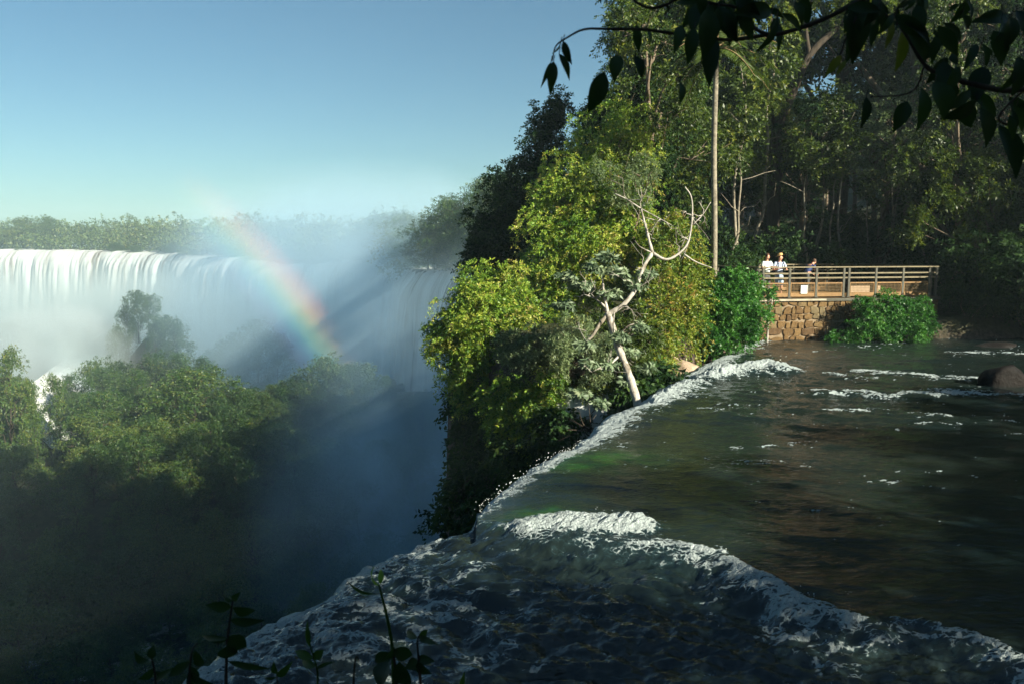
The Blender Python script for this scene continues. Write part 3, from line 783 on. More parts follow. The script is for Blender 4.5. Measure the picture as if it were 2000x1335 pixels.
def make_tree(name, label, cat, group, seed, h, cr, n_cl, n_leaf, leaf, mat, bark, base_f=0.45, tr=None, lean=0.06, k=7, f=0.42, fl=0.7, forks=1, **kw):
    """a free-standing tree: tapered trunk, limbs to every clump, leafy crown; origin at the foot"""
    r = np.random.default_rng(seed)
    root = empty(name, (0, 0, 0), label, cat, group)
    mb = MB(); tr = tr or 0.016 * h + 0.05
    topx = r.normal(0, lean * h, 2)
    tp = smooth_path([(0, 0, -1.5), (0, 0, 0.1), (*(topx * 0.3 + r.normal(0, 0.02 * h, 2)), h * 0.35), (*(topx * 0.7), h * 0.65), (*topx, h * 0.92)], 5)
    rad = np.interp(np.linspace(0, 1, len(tp)), [0, 0.25, 0.5, 1], [tr * 1.5, tr, tr * 0.7, tr * 0.15])
    mb.tube(tp, list(rad), 9, 0.12, seed)
    cl = []
    for i in range(n_cl):
        tz = base_f + (1 - base_f) * (i + 0.5) / n_cl
        rr = cr * math.sqrt(max(0.08, 1 - ((tz - (base_f + (1 - base_f) * 0.40)) / (1.0 - base_f) / 0.68) ** 2))
        a = i * 2.4 + r.uniform(-0.5, 0.5); dd = rr * r.uniform(0.45, 0.8)
        c0 = np.interp(tz, [0, 1], [0, 1]); s = cr * r.uniform(0.30, 0.5)
        cl.append((topx[0] * c0 + math.cos(a) * dd, topx[1] * c0 + math.sin(a) * dd, tz * h - 0.15 * s, s, s, s * fl))
    cl.append((topx[0], topx[1], h * 0.95, cr * 0.4, cr * 0.4, cr * 0.35))
    for c in cl:
        e = np.array(c[:3]); zt = max(h * base_f * 0.6, e[2] - 0.8 * np.hypot(e[0], e[1]) - 0.05 * h)
        s0 = min(tp, key=lambda p: abs(p[2] - zt))
        w = wobble_path(s0, e, 4, 0.05 * np.linalg.norm(e - s0), r); w[2][2] += 0.04 * h
        mb.tube(w, list(np.linspace(tr * 0.4, 0.02, 5)), 5)
        for q in range(4):
            d = r.normal(size=3); d /= np.linalg.norm(d); e2 = e + d * np.array(c[3:6]) * 0.9
            mb.tube(wobble_path(w[3], e2, 3, 0.08, r), list(np.linspace(0.03, 0.008, 4)), 4)
    mb.build('trunk', bark, root, True)
    link('crown', crown_mesh(name + '_crown', sub_clumps(cl, k, r, f), n_leaf, leaf, r, **kw), mat, root)
    return root

# ---- the leafy promontory
base_p = lambda u, v, Y: tuple(at(u, v, Y))
plant('vine_covered_tree', 'tall sunlit tree hung with yellow-green vines, behind the white-barked tree', 'tree', base_p(1180, 600, 33),
      [(1225, 235, 62, 35), (1185, 290, 70, 34.5), (1120, 350, 75, 34), (1225, 350, 80, 33), (1070, 420, 65, 33), (1150, 430, 85, 32.5), (1235, 430, 60, 32), (1090, 500, 75, 32), (1180, 520, 80, 31.5), (1250, 500, 45, 31.5), (1120, 580, 70, 31), (1060, 560, 50, 31.5)],
      135000, 0.115, L_LIT, 11, k=20, f=0.31, droop=0.5, drape=6)
plant('broad_tree', 'dark blue-green tree on the cliff edge, left of the vine-hung tree', 'tree', base_p(1010, 560, 38),
      [(1085, 235, 48, 41), (1065, 300, 60, 40), (1010, 360, 52, 39.5), (1030, 430, 70, 38.5), (970, 430, 48, 39), (945, 480, 40, 38.5), (985, 500, 60, 37.5), (925, 505, 25, 38)],
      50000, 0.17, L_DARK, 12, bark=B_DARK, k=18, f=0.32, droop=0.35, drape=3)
plant('leaning_shrub', 'bright lime-green shrub leaning out over the canyon, leftmost on the promontory', 'shrub', base_p(1000, 700, 31),
      [(935, 565, 55, 29.5), (985, 575, 55, 29.5), (900, 620, 48, 29), (950, 640, 65, 28.8), (1010, 630, 55, 29), (875, 670, 42, 29), (930, 700, 50, 28.6), (860, 640, 28, 29.5), (900, 740, 30, 28.4), (1000, 690, 50, 28.5)],
      84000, 0.11, L_LIT, 13, k=18, f=0.32, droop=0.45, drape=4)
plant('hanging_shrub', 'yellow-green shrub hanging lowest down the cliff beneath the feathery tree', 'shrub', base_p(1050, 740, 28.5),
      [(1000, 770, 42, 25.4), (1045, 800, 40, 25.0), (1020, 835, 28, 25.0), (970, 760, 35, 25.6), (1075, 760, 40, 25.1), (985, 805, 22, 25.2), (1060, 835, 22, 24.8)],
      34000, 0.105, L_LIT, 14, k=16, f=0.33, droop=0.6, drape=5)
plant('feathery_tree', 'grey-green feathery tree sprawling over the shrub on the cliff', 'tree', base_p(1130, 720, 28),
      [(1050, 690, 40, 25.2), (1095, 695, 42, 24.8), (1140, 670, 40, 25.0), (1180, 690, 34, 24.8), (1015, 700, 26, 25.4), (1120, 640, 34, 25.6), (1160, 730, 30, 24.4), (1100, 735, 30, 24.6), (1005, 665, 26, 25.6), (1040, 665, 30, 25.3), (985, 690, 22, 25.8), (1080, 660, 26, 25)],
      26000, 0.10, L_GREY, 15, k=9, f=0.42, droop=0.25, per=16, flat=0.6, aspect=0.3)
plant('feathery_tree', 'grey-green feathery crown high on the sunlit side of the vine-hung tree', 'tree', base_p(1230, 520, 31.5),
      [(1190, 340, 34, 31.5), (1235, 335, 36, 31.3), (1215, 372, 32, 31.2), (1255, 380, 30, 31.2), (1265, 345, 22, 31.4)],
      7000, 0.10, L_GREY, 16, k=8, f=0.42, droop=0.25, per=16, flat=0.6, aspect=0.3)
plant('vine_thicket', 'yellow and orange vine thicket right of the white-barked tree', 'shrub', base_p(1320, 690, 29),
      [(1300, 460, 42, 30), (1335, 490, 45, 30), (1300, 530, 48, 29), (1350, 545, 40, 29.5), (1285, 600, 48, 28), (1335, 610, 48, 28.2), (1270, 670, 45, 26.5), (1310, 670, 36, 27), (1365, 590, 30, 29), (1320, 430, 24, 30.5)],
      38000, 0.11, L_AUT, 17, bark=B_VINE, k=18, f=0.33, droop=0.6, drape=6)
plant('low_shrub', 'olive shrub at the foot of the white-barked tree', 'shrub', base_p(1200, 760, 25.5),
      [(1160, 760, 30, 25), (1200, 770, 28, 24.5), (1150, 700, 32, 25.8), (1235, 730, 35, 25.2), (1255, 700, 30, 26), (1190, 640, 36, 27.5), (1240, 620, 36, 28), (1250, 662, 28, 25), (1222, 678, 24, 24.8), (1280, 655, 24, 25.6)],
      22000, 0.11, L_MID, 18, k=14, f=0.34, droop=0.5)
plant('bank_shrub', 'glossy dark green shrub on the bank, left of the stone wall', 'shrub', base_p(1425, 675, 29.4),
      [(1440, 560, 40, 29.6), (1400, 575, 34, 29.6), (1465, 560, 26, 29.8), (1410, 620, 42, 29.2), (1450, 615, 38, 29), (1385, 655, 34, 28.6), (1430, 655, 30, 28.6), (1462, 650, 18, 28.9), (1355, 640, 26, 28.6)],
      36000, 0.13, L_SHRUB, 19, k=16, f=0.34, droop=0.35)
plant('wall_creeper', 'dense green creeper draped over the right half of the stone wall', 'shrub', base_p(1750, 664, 31.6),
      [(1700, 606, 26, 31.9), (1745, 598, 28, 31.9), (1790, 602, 26, 32), (1760, 630, 34, 31.6), (1715, 635, 30, 31.6), (1805, 630, 24, 31.8), (1680, 650, 22, 31.4), (1735, 655, 22, 31.4), (1785, 655, 20, 31.4), (1655, 660, 12, 31.3), (1625, 662, 9, 31.3)],
      34000, 0.105, L_SHRUB, 20, k=16, f=0.34, droop=0.4)
plant('sapling', 'young sapling with a thin pale stem growing up against the stone wall', 'sapling', base_p(1499, 645, 31.4),
      [(1499, 580, 9, 31.4), (1510, 576, 7, 31.4), (1490, 574, 8, 31.4)], 380, 0.15, L_SHRUB, 21, bark=B_PALE, k=5, f=0.5)

plant('cliff_growth', 'dark leafy growth hanging down the shaded cliff below the leaning shrub', 'shrub', base_p(960, 700, 31),
      [(905, 790, 40, 29.5), (950, 800, 44, 28.0), (915, 850, 44, 29.5), (965, 860, 50, 27.5), (925, 920, 46, 29.0), (985, 920, 52, 27.0), (950, 980, 46, 28.0), (1020, 960, 50, 26.0), (890, 950, 35, 29), (880, 1000, 42, 28), (930, 1010, 42, 26.5), (900, 1050, 40, 27)],
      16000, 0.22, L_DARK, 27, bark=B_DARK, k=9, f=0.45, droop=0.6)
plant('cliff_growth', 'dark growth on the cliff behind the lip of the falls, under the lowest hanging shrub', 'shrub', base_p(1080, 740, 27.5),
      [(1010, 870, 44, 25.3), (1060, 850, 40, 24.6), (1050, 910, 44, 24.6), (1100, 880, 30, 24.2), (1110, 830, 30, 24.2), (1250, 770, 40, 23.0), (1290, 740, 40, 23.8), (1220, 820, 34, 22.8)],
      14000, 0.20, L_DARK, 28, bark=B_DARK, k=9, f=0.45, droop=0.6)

# ---- the white-barked tree
def px_path(rows): return [at(u, v, Y) for u, v, Y in rows]
wb = at(1246, 795, 21.6)
root = empty('white_barked_tree', tuple(wb), 'leaning tree with smooth white bark and open crooked limbs beside the lip of the falls', 'tree')
mb = MB()
def limb(rows, r0, r1, sides=8, n=5):
    P = [p - wb for p in smooth_path(px_path(rows), n)]
    mb.tube(P, list(np.linspace(r0 * 0.98, r1 * 0.98, len(P)) * (1 + 0.12 * np.random.default_rng(int(r0 * 999)).normal(size=len(P)))), sides, 0.16, int(r0 * 1000))
limb([(1252, 835, 21.4), (1246, 790, 21.6), (1228, 730, 22.0), (1205, 668, 22.4), (1187, 612, 22.8)], 0.125, 0.095, 10)
limb([(1187, 614, 22.8), (1215, 597, 22.8), (1240, 566, 22.9), (1257, 522, 23), (1274, 494, 23.1)], 0.075, 0.055)
limb([(1274, 494, 23.1), (1264, 455, 23.2), (1252, 408, 23.3)], 0.05, 0.03)
limb([(1252, 408, 23.3), (1225, 390, 23.3), (1200, 378, 23.4)], 0.026, 0.012, 6)
limb([(1252, 408, 23.3), (1290, 428, 23.2), (1315, 442, 23.2)], 0.02, 0.008, 6)
limb([(1274, 494, 23.1), (1300, 507, 23), (1326, 495, 23), (1345, 470, 23), (1352, 420, 23), (1350, 385, 23), (1338, 365, 23)], 0.045, 0.014, 7)
limb([(1336, 497, 23), (1360, 512, 23), (1390, 523, 23)], 0.028, 0.012, 6)
limb([(1352, 440, 23), (1372, 420, 23), (1388, 395, 23)], 0.022, 0.008, 6)
limb([(1187, 614, 22.8), (1172, 632, 22.6), (1158, 655, 22.4), (1140, 672, 22.3)], 0.065, 0.03)
limb([(1187, 612, 22.8), (1180, 575, 22.9), (1176, 540, 23)], 0.05, 0.03, 6)
limb([(1187, 605, 22.8), (1165, 585, 22.9), (1140, 575, 23)], 0.035, 0.014, 6)
limb([(1200, 655, 22.4), (1198, 630, 22.3), (1200, 610, 22.3)], 0.03, 0.015, 6)
limb([(1205, 668, 22.4), (1222, 640, 22.3), (1245, 630, 22.3)], 0.03, 0.012, 6)
limb([(1213, 690, 22.3), (1198, 705, 22.1), (1180, 720, 21.9), (1150, 700, 21.8)], 0.035, 0.014, 6)
limb([(1274, 494, 23.1), (1250, 482, 23), (1240, 470, 23)], 0.02, 0.008, 5)
rt_ = np.random.default_rng(40)
knots = [(1257, 522, 23), (1240, 566, 22.9), (1264, 455, 23.2), (1352, 420, 23), (1345, 470, 23), (1326, 495, 23), (1215, 597, 22.8), (1158, 655, 22.4), (1165, 585, 22.9), (1222, 640, 22.3), (1180, 720, 21.9), (1205, 668, 22.4), (1252, 408, 23.3), (1290, 428, 23.2), (1372, 420, 23), (1225, 390, 23.3), (1140, 672, 22.3), (1140, 575, 23)]
for kx in knots:   # fine twigs
    for q in range(3):
        a = at(*kx) - wb; d = rt_.normal(size=3) + np.array((0, 0, 0.5)); d /= np.linalg.norm(d); L_ = rt_.uniform(0.35, 1.0)
        w_ = wobble_path(a, a + d * L_, 4, 0.06 * L_, rt_); mb.tube(w_, [0.013, 0.011, 0.008, 0.006, 0.004], 5)
        e2 = w_[2] + (rt_.normal(size=3) * 0.6 + d) * L_ * 0.4; mb.tube([w_[2], (w_[2] + e2) / 2 + rt_.normal(0, 0.02, 3), e2], [0.008, 0.006, 0.004], 4)
mb.build('trunk', B_PALE, root, True)
# umbrellas of lobed leaves
def palmate(centres, n_each, L, rng):
    Vs = []; Fs = []; As = []; b = 0
    for (c, rad) in centres:
        for i in range(n_each):
            d = rng.normal(size=3); d /= np.linalg.norm(d); d[2] = abs(d[2]) * 0.6
            p = c + d * rad * rng.uniform(0.3, 1.0)
            nl = 8; a = np.arange(nl) * 2 * math.pi / nl * 0.92 + rng.random() * 6
            nrm = np.array((0.35, -0.5, 0.8)) + rng.normal(0, 0.35, 3); nrm /= np.linalg.norm(nrm)
            e1 = np.cross(nrm, (0, 0, 1.0)); e1 /= np.linalg.norm(e1); e2 = np.cross(nrm, e1)
            D = np.cos(a)[:, None] * e1 + np.sin(a)[:, None] * e2 - nrm * 0.45
            v = np.clip(rng.normal(0.45, 0.2), 0, 1)
            V, F, A = leaf_quads(np.repeat(p[None], nl, 0), D, L * rng.uniform(0.75, 1.1, nl), rng, 0.34, np.full(nl, v))
            Vs.append(V); Fs.append(F + b); As.append(A); b += len(V)
    return np.concatenate(Vs), np.concatenate(Fs), np.concatenate(As)
r_ = np.random.default_rng(33)
cen = [(at(u, v, Y) - wb, r / FPX * Y) for u, v, r, Y in ((1165, 530, 40, 23), (1205, 535, 36, 23), (1135, 560, 28, 23), (1240, 560, 22, 23), (1185, 505, 26, 23), (1145, 678, 24, 22.2), (1190, 715, 22, 22), (1232, 690, 20, 22.4), (1150, 710, 18, 21.8), (1225, 745, 18, 22), (1250, 640, 16, 22.3), (1130, 770, 22, 22), (1170, 790, 18, 21.6))]
V, F, A = palmate(cen + [(at(u, v, Y) - wb, r / FPX * Y) for u, v, r, Y in ((1110, 545, 26, 23.2), (1260, 540, 22, 23.1), (1190, 575, 24, 22.9), (1100, 600, 24, 23.2), (1215, 660, 16, 22.2), (1265, 720, 18, 22.4))], 30, 0.21, r_)
L_CEC = leaf_mat('leaf_palmate', [(0.05, 0.085, 0.05), (0.10, 0.15, 0.085), (0.15, 0.21, 0.12), (0.2, 0.24, 0.14)], 0.25, 0.5)
link('crown', mesh_quads('palmate_crown', V, F, {'var': A}), L_CEC, root)

# bare dark branch hanging in the gap by the lip
bb = at(1180, 860, 21)
root = empty('bare_shrub', tuple(bb), 'bare dark twiggy shrub in the gap below the white-barked tree', 'shrub')
mb = MB(); r_ = np.random.default_rng(5)
for e in ((1095, 838), (1105, 812), (1130, 800), (1150, 790), (1165, 808), (1085, 862), (1120, 850)):
    p1 = at(1145 + r_.uniform(-12, 12), 838 + r_.uniform(-6, 6), 21)
    P = smooth_path([bb - bb, p1 - bb, at(*e, 21 + r_.uniform(-0.4, 0.4)) - bb], 5); mb.tube(P, list(np.linspace(0.03, 0.008, len(P))), 5)
mb.build('stem', B_DARK, root, True)
V, F, A = palmate([(at(u, v, 21) - bb, 0.2) for u, v in ((1095, 838), (1105, 812), (1085, 862), (1120, 850), (1160, 862), (1100, 870))], 6, 0.16, r_)
link('foliage', mesh_quads('dark_foliage', V, F, {'var': A}), L_DARK, root)

# ---- forest of the river bank
G_F = 'trees of the shaded forest behind the platform'
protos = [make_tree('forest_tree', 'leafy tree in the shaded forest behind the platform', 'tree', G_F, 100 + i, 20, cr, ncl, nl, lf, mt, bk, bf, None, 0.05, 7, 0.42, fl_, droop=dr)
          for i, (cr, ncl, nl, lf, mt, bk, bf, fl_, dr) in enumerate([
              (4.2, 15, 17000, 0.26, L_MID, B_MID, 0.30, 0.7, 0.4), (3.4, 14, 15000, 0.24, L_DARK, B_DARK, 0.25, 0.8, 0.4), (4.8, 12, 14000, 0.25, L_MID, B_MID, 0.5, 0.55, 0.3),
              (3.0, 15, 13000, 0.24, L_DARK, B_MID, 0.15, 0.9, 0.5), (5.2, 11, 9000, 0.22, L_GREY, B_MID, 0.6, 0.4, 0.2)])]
def ytop(u): return np.interp(u, [820, 880, 950, 1000, 1060, 1150, 1200, 1260, 1320, 1520, 1560, 1600, 1650, 1700, 1760, 1850, 2000, 2600], [520, 500, 430, 350, 230, 170, 40, -60, -140, -160, 90, 210, 190, 60, -40, -120, -160, -160])
r_ = np.random.default_rng(77); placed = []
used = [False] * len(protos)
def put(x, y, h, i, rot, label=None):
    z = Hs(x, y) - 0.2; s = h / 20.0; w = s * r_.uniform(0.9, 1.15) if h > 12 else s * 1.25
    if not used[i]:
        o = protos[i]; used[i] = True; o.location = (x, y, z); o.rotation_euler = (0, 0, rot); o.scale = (w, w, s)
        if label: o['label'] = label
    else:
        o = dup(protos[i], (x, y, z), rot, (w, w, s), label)
    placed.append((x, y)); return o
def forest(n, xr, yr, sep, hmax, hmin=0.75):
    c = 0
    for _ in range(n * 60):
        if c >= n: break
        y = r_.uniform(*yr); x = r_.uniform(*xr)
        if not (0.0 <= x / y + 0.06 < 0.95): continue
        if y < 38.5 and 9 < x < 18: continue
        if any((x - a) ** 2 + (y - b) ** 2 < sep ** 2 for a, b in placed): continue
        if inside(np.array([x]), np.array([y]), CAN)[0] or Hs(x, y) < 0.5: continue
        u = 1000 + x / y * FPX; zt = CAMZ + (480 - max(ytop(u - 70), ytop(u), ytop(u + 70))) / FPX * y - Hs(x, y)
        h = min(hmax, zt) * r_.uniform(hmin, 1.0)
        if h < 4: continue
        i = int(r_.choice(5, p=[0.28, 0.25, 0.2, 0.17, 0.1])) if u < 1640 else int(r_.choice(5, p=[0.2, 0.25, 0.15, 0.15, 0.25]))
        put(x, y, h, i, r_.uniform(0, 6.28)); c += 1
forest(16, (6, 34), (34.5, 42), 2.6, 15)
forest(26, (3, 44), (42, 54), 3.0, 21)
forest(24, (0, 60), (54, 80), 4.0, 23)
forest(26, (8, 90), (80, 112), 5.0, 22)
for k, (x, y, h) in enumerate(((22, 44, 37), (27, 47.5, 40), (31.5, 43.5, 38), (36, 49, 40), (26, 54, 40), (20.5, 51, 36), (39, 42.5, 38), (31, 58, 40), (44, 50, 40))):  # extra-tall trees added so their shadow reaches the canyon wood
    put(x, y, h, (0, 1, 1, 0, 1, 0, 1, 0, 1)[k], k * 1.1, 'very tall full-crowned tree deep in the shaded forest right of the platform')['group'] = 'tallest trees of the shaded forest'
# low undergrowth of the forest edge
G_U = 'undergrowth shrubs along the forest edge'
r2 = np.random.default_rng(90)
us = None
for k in range(64):
    y = r2.uniform(32.4, 34) if k < 22 else r2.uniform(33.4, 38) if k < 44 else r2.uniform(38, 50); x = y * r2.uniform(0.28 if k % 2 and k >= 22 else 0.54, 0.74)
    if y < 38.6 and 8.8 < x < 21: x += 11; x = min(x, 27)
    if us is None:
        root = empty('forest_shrub', (0, 0, 0), 'leafy dark shrub in the shaded undergrowth of the forest edge', 'shrub', G_U)
        cl = [(r2.normal(0, 0.9), r2.normal(0, 0.8), 0.5 + 1.5 * r2.random(), 0.8, 0.8, 0.7) for _ in range(9)]
        mb = MB()
        for c in cl: mb.tube(wobble_path((0, 0, -0.3), c[:3], 4, 0.08, r2), [0.03, 0.025, 0.02, 0.014, 0.008], 5)
        mb.build('stem', B_MID, root, True)
        link('foliage', crown_mesh('undergrowth', sub_clumps(cl, 12, r2, 0.4), 13000, 0.13, r2, droop=0.4), L_DARK, root)
        root.location = (x, y, Hs(x, y)); us = root
    else:
        dup(us, (x, y, Hs(x, y)), r2.uniform(0, 6), r2.uniform(0.7, 1.5))
for k in range(9):
    x = 18.9 + k * 0.95; y = 32.9 + r2.uniform(0, 0.5); dup(us, (x, y, Hs(x, y) - 0.1), r2.uniform(0, 6), r2.uniform(0.45, 0.75))
# thin trunks lit at the forest edge
G_T = 'thin bare trunks at the forest edge'
tk = None
for k, (u, Y, hh) in enumerate(((1425, 37.5, 9), (1440, 39, 11), (1572, 38.6, 8), (1585, 39.5, 10), (1612, 38.8, 7), (1645, 38.4, 9), (1688, 39, 6), (1722, 38.8, 7), (1742, 39.5, 8), (1808, 38.5, 6), (1335, 38, 9), (1470, 40, 12))):
    p = at(u, 580, Y)
    if tk is None:
        root = empty('slender_tree', (p[0], p[1], Hs(p[0], p[1])), 'thin bare-stemmed tree standing in the dark forest edge', 'tree', G_T)
        mb = MB(); rr = np.random.default_rng(8); P = wobble_path((0, 0, -0.5), (0.5, 0, 10), 8, 0.12, rr); mb.tube(smooth_path(P, 3), list(np.linspace(0.09, 0.03, 25)), 6)
        for q in range(6):
            s0 = P[3 + q % 5]; e = s0 + np.array((rr.normal(0, 0.8), rr.normal(0, 0.8), rr.uniform(0.4, 1.6))); mb.tube(wobble_path(s0, e, 3, 0.06, rr), [0.03, 0.022, 0.016, 0.008], 5)
        mb.build('trunk', B_PALM, root, True)
        cl = [(0.5 + rr.normal(0, 0.7), rr.normal(0, 0.7), 8.5 + rr.normal(0, 0.9), 0.6, 0.6, 0.5) for _ in range(7)]
        link('crown', crown_mesh('slender_crown', sub_clumps(cl, 5, rr, 0.5), 1800, 0.22, rr), L_MID, root); tk = root
        root.scale = (hh / 10,) * 3
    else:
        dup(tk, (p[0], p[1], Hs(p[0], p[1])), k * 1.7, hh / 10)
# the tall pale palm and the dark forked tree
def palm():
    b = at(1393, 600, 30.5); b[2] = Hs(b[0], b[1])
    top = at(1400, 95, 30.5); h = top[2] - b[2]; dx = top[0] - b[0]
    root = empty('palm_tree', tuple(b), 'tall slim palm with a straight pale grey trunk left of the platform', 'palm tree')
    mb = MB(); P = smooth_path([(0, 0, -0.5), (dx * 0.2, 0, h * 0.3), (dx * 0.9, 0.05, h * 0.65), (dx, 0, h)], 8)
    mb.tube(P, list(np.interp(np.linspace(0, 1, len(P)), [0, 0.3, 1], [0.15, 0.115, 0.10])), 10, 0.04, 3)
    mb.build('trunk', B_PALM, root, True)
    rr = np.random.default_rng(3); Vs = []; Fs = []; As = []; bq = 0
    mb2 = MB()
    for k in range(15):
        a = k * 2.4; el = rr.uniform(-0.2, 1.1); L = rr.uniform(1.9, 2.6)
        d = np.array((math.cos(a) * math.cos(el), math.sin(a) * math.cos(el), math.sin(el)))
        Q = [np.array((dx, 0, h)) + d * L * t_ + np.array((0, 0, -1.1 * L * 0.5 * t_ * t_)) for t_ in np.linspace(0, 1, 9)]
        mb2.tube(Q, list(np.linspace(0.03, 0.008, 9)), 5)
        for i in range(60):
            t_ = 0.12 + 0.88 * i / 60; j = min(7, int(t_ * 8)); p = Q[j] + (Q[j + 1] - Q[j]) * (t_ * 8 - j); dd = Q[j + 1] - Q[j]; dd /= np.linalg.norm(dd)
            sd = np.cross(dd, (0, 0, 1.0)); sd /= max(np.linalg.norm(sd), 1e-3)
            D = np.array([dd * 0.6 + sd * s_ + np.array((0, 0, -0.35)) for s_ in (-1, 1)])
            V, F, A = leaf_quads(np.array([p, p]), D, np.full(2, 0.55 * (1 - 0.6 * abs(t_ - 0.45))), rr, 0.09, np.full(2, 0.5)); Vs.append(V); Fs.append(F + bq); As.append(A); bq += len(V)
    cro = link('crown', mesh_quads('fronds', np.concatenate(Vs), np.concatenate(Fs), {'var': np.concatenate(As)}), L_MID, root)
    mb2.build('rib', B_VINE, cro, True)
palm()
def big_forked():
    b = at(1512, 600, 41); b[2] = Hs(b[0], b[1]) - 0.2
    root = empty('forked_tree', tuple(b), 'big dark-trunked tree forking wide behind the two people at the rail', 'tree')
    mb = MB(); rr = np.random.default_rng(12)
    def P(rows, r0, r1, s=8):
        Q = [q - b for q in smooth_path(px_path(rows), 5)]; mb.tube(Q, list(np.linspace(r0, r1, len(Q))), s, 0.15, int(r0 * 999)); return Q
    P([(1510, 640, 41), (1508, 520, 41), (1512, 380, 41), (1518, 250, 41)], 0.42, 0.30, 10)
    P([(1518, 255, 41), (1545, 190, 41), (1580, 110, 41), (1640, 50, 41), (1700, 0, 41)], 0.26, 0.10)
    P([(1518, 250, 41), (1500, 150, 41), (1505, 40, 41), (1490, -60, 41)], 0.22, 0.09)
    P([(1580, 110, 41), (1575, 40, 41), (1600, -50, 41)], 0.13, 0.06)
    P([(1508, 200, 41), (1460, 130, 41), (1430, 40, 41)], 0.12, 0.05)
    mb.build('trunk', B_DARK, root, True)
    rows = [(1500, 170, 40, 40.6), (1480, 230, 40, 40.5), (1530, 210, 30, 40.6), (1480, 80, 60, 41), (1430, 30, 60, 41), (1540, 20, 60, 41.5), (1600, -40, 70, 41), (1500, -60, 90, 41), (1690, -30, 70, 41), (1640, 20, 35, 41), (1520, 130, 32, 40.6), (1470, 300, 34, 40.4), (1545, 300, 26, 40.6), (1780, -60, 80, 41)]
    link('crown', crown_mesh('forked_crown', sub_clumps(local(px_clumps(rows), b), 9, rr, 0.42), 46000, 0.15, rr, droop=0.5), L_TALL, root)
big_forked()
plant('airy_tree', 'open airy tree with lit leaf sprays over the shaded bank, right of the platform', 'tree', tuple(at(1895, 660, 35)),
      [(1890, 330, 34, 35), (1930, 370, 36, 35), (1850, 380, 30, 34.6), (1800, 425, 26, 34.6), (1780, 455, 20, 34.5), (1900, 420, 36, 34.8), (1960, 420, 40, 35), (1940, 470, 34, 34.8), (1880, 470, 22, 34.5), (1980, 350, 36, 35.4), (1840, 320, 24, 35), (1990, 480, 26, 35)],
      24000, 0.15, L_MID, 23, k=14, f=0.34, droop=0.2, flat=0.6)
plant('lacy_tree', 'sparse lacy tree against the sky at the upper right', 'tree', tuple(at(1830, 600, 46)),
      [(1790, 170, 50, 46), (1850, 120, 50, 46), (1900, 60, 60, 46), (1960, 110, 50, 46), (1760, 60, 46, 46), (1840, 20, 60, 46), (1980, 20, 60, 46), (1700, 130, 36, 46), (1930, 190, 44, 46), (1660, 200, 36, 46), (1720, 190, 40, 46.5)],
      17000, 0.2, L_GREY, 24, k=8, f=0.42, droop=0.2)
plant('tall_tree', 'tall loose-crowned tree rising against the sky behind the palm', 'tree', tuple(at(1300, 560, 37)),
      [(1215, 75, 40, 37), (1250, 40, 48, 37), (1290, 90, 50, 37), (1240, 120, 36, 37), (1320, 30, 50, 37.5), (1260, -30, 60, 37), (1350, 120, 46, 37), (1330, 190, 40, 37), (1360, -40, 70, 37), (1200, 20, 22, 37), (1370, 250, 44, 37), (1330, 300, 40, 36.5), (1290, 330, 36, 36.5)],
      52000, 0.14, L_TALL, 25, k=18, f=0.32, droop=0.55, drape=5)
plant('bushy_tree', 'dark bushy tree with small leaves between the vine-hung tree and the palm', 'tree', tuple(at(1260, 560, 36)),
      [(1250, 180, 46, 36.5), (1280, 240, 40, 36), (1200, 200, 40, 37), (1300, 300, 40, 35.5), (1330, 370, 40, 35), (1290, 390, 34, 34.5), (1160, 230, 30, 37.5)],
      36000, 0.14, L_DARK, 26, k=18, f=0.32, droop=0.5, drape=5)

# ---- trees that shade the near water and the forest: the wooded bank behind and to the right of the photographer
G_N = 'trees of the wooded bank beside the viewpoint'
for k, (x, y, h, i) in enumerate(((10.8, -4.2, 17, 0), (12.2, -7.2, 16, 0), (7.2, 0.9, 6.2, 0), (12.5, -10.5, 20, 1), (8, -9, 18, 2), (11, -9, 15, 3), (16, -16, 20, 0), (22, -22, 22, 1), (5, -14, 20, 2), (14, -19, 22, 3), (32, -25, 24, 0), (12, -20, 22, 1), (38, -32, 22, 2), (5.5, -5.5, 13, 1), (25, -26, 24, 1), (3, -24, 20, 0), (45, -38, 24, 1),
                                 (11.4, -0.1, 3.9, 3), (15.0, 2.2, 4.6, 3), (17, 3.4, 6.8, 1), (20.5, 4.3, 7.5, 3), (25, 5.2, 8.5, 1), (30, 6.3, 9, 3),
                                 (42.5, 20, 22, 0), (51, 14.5, 24, 1), (43, 24, 20, 2), (51, 20, 24, 3), (47, 26, 22, 0), (57, 12, 25, 1), (58, 24, 24, 2), (40, 25.5, 15, 3), (66, 17, 25, 0), (53, 31, 22, 1), (40, 28, 17, 2), (66, 30, 25, 3), (35, 26.5, 12, 0), (62, 8, 24, 1), (72, 4, 25, 0))):
    o = put(x, y, h, i, k * 1.3, 'tall leafy tree on the wooded bank beside the viewpoint'); o['group'] = G_N
    if h < 10: o['label'] = 'low spreading tree at the water edge of the near bank'; o['group'] = 'low trees at the water edge of the near bank'; o.scale = (0.85, 0.85, h / 20) if x > 9 else (0.62, 0.62, h / 20)

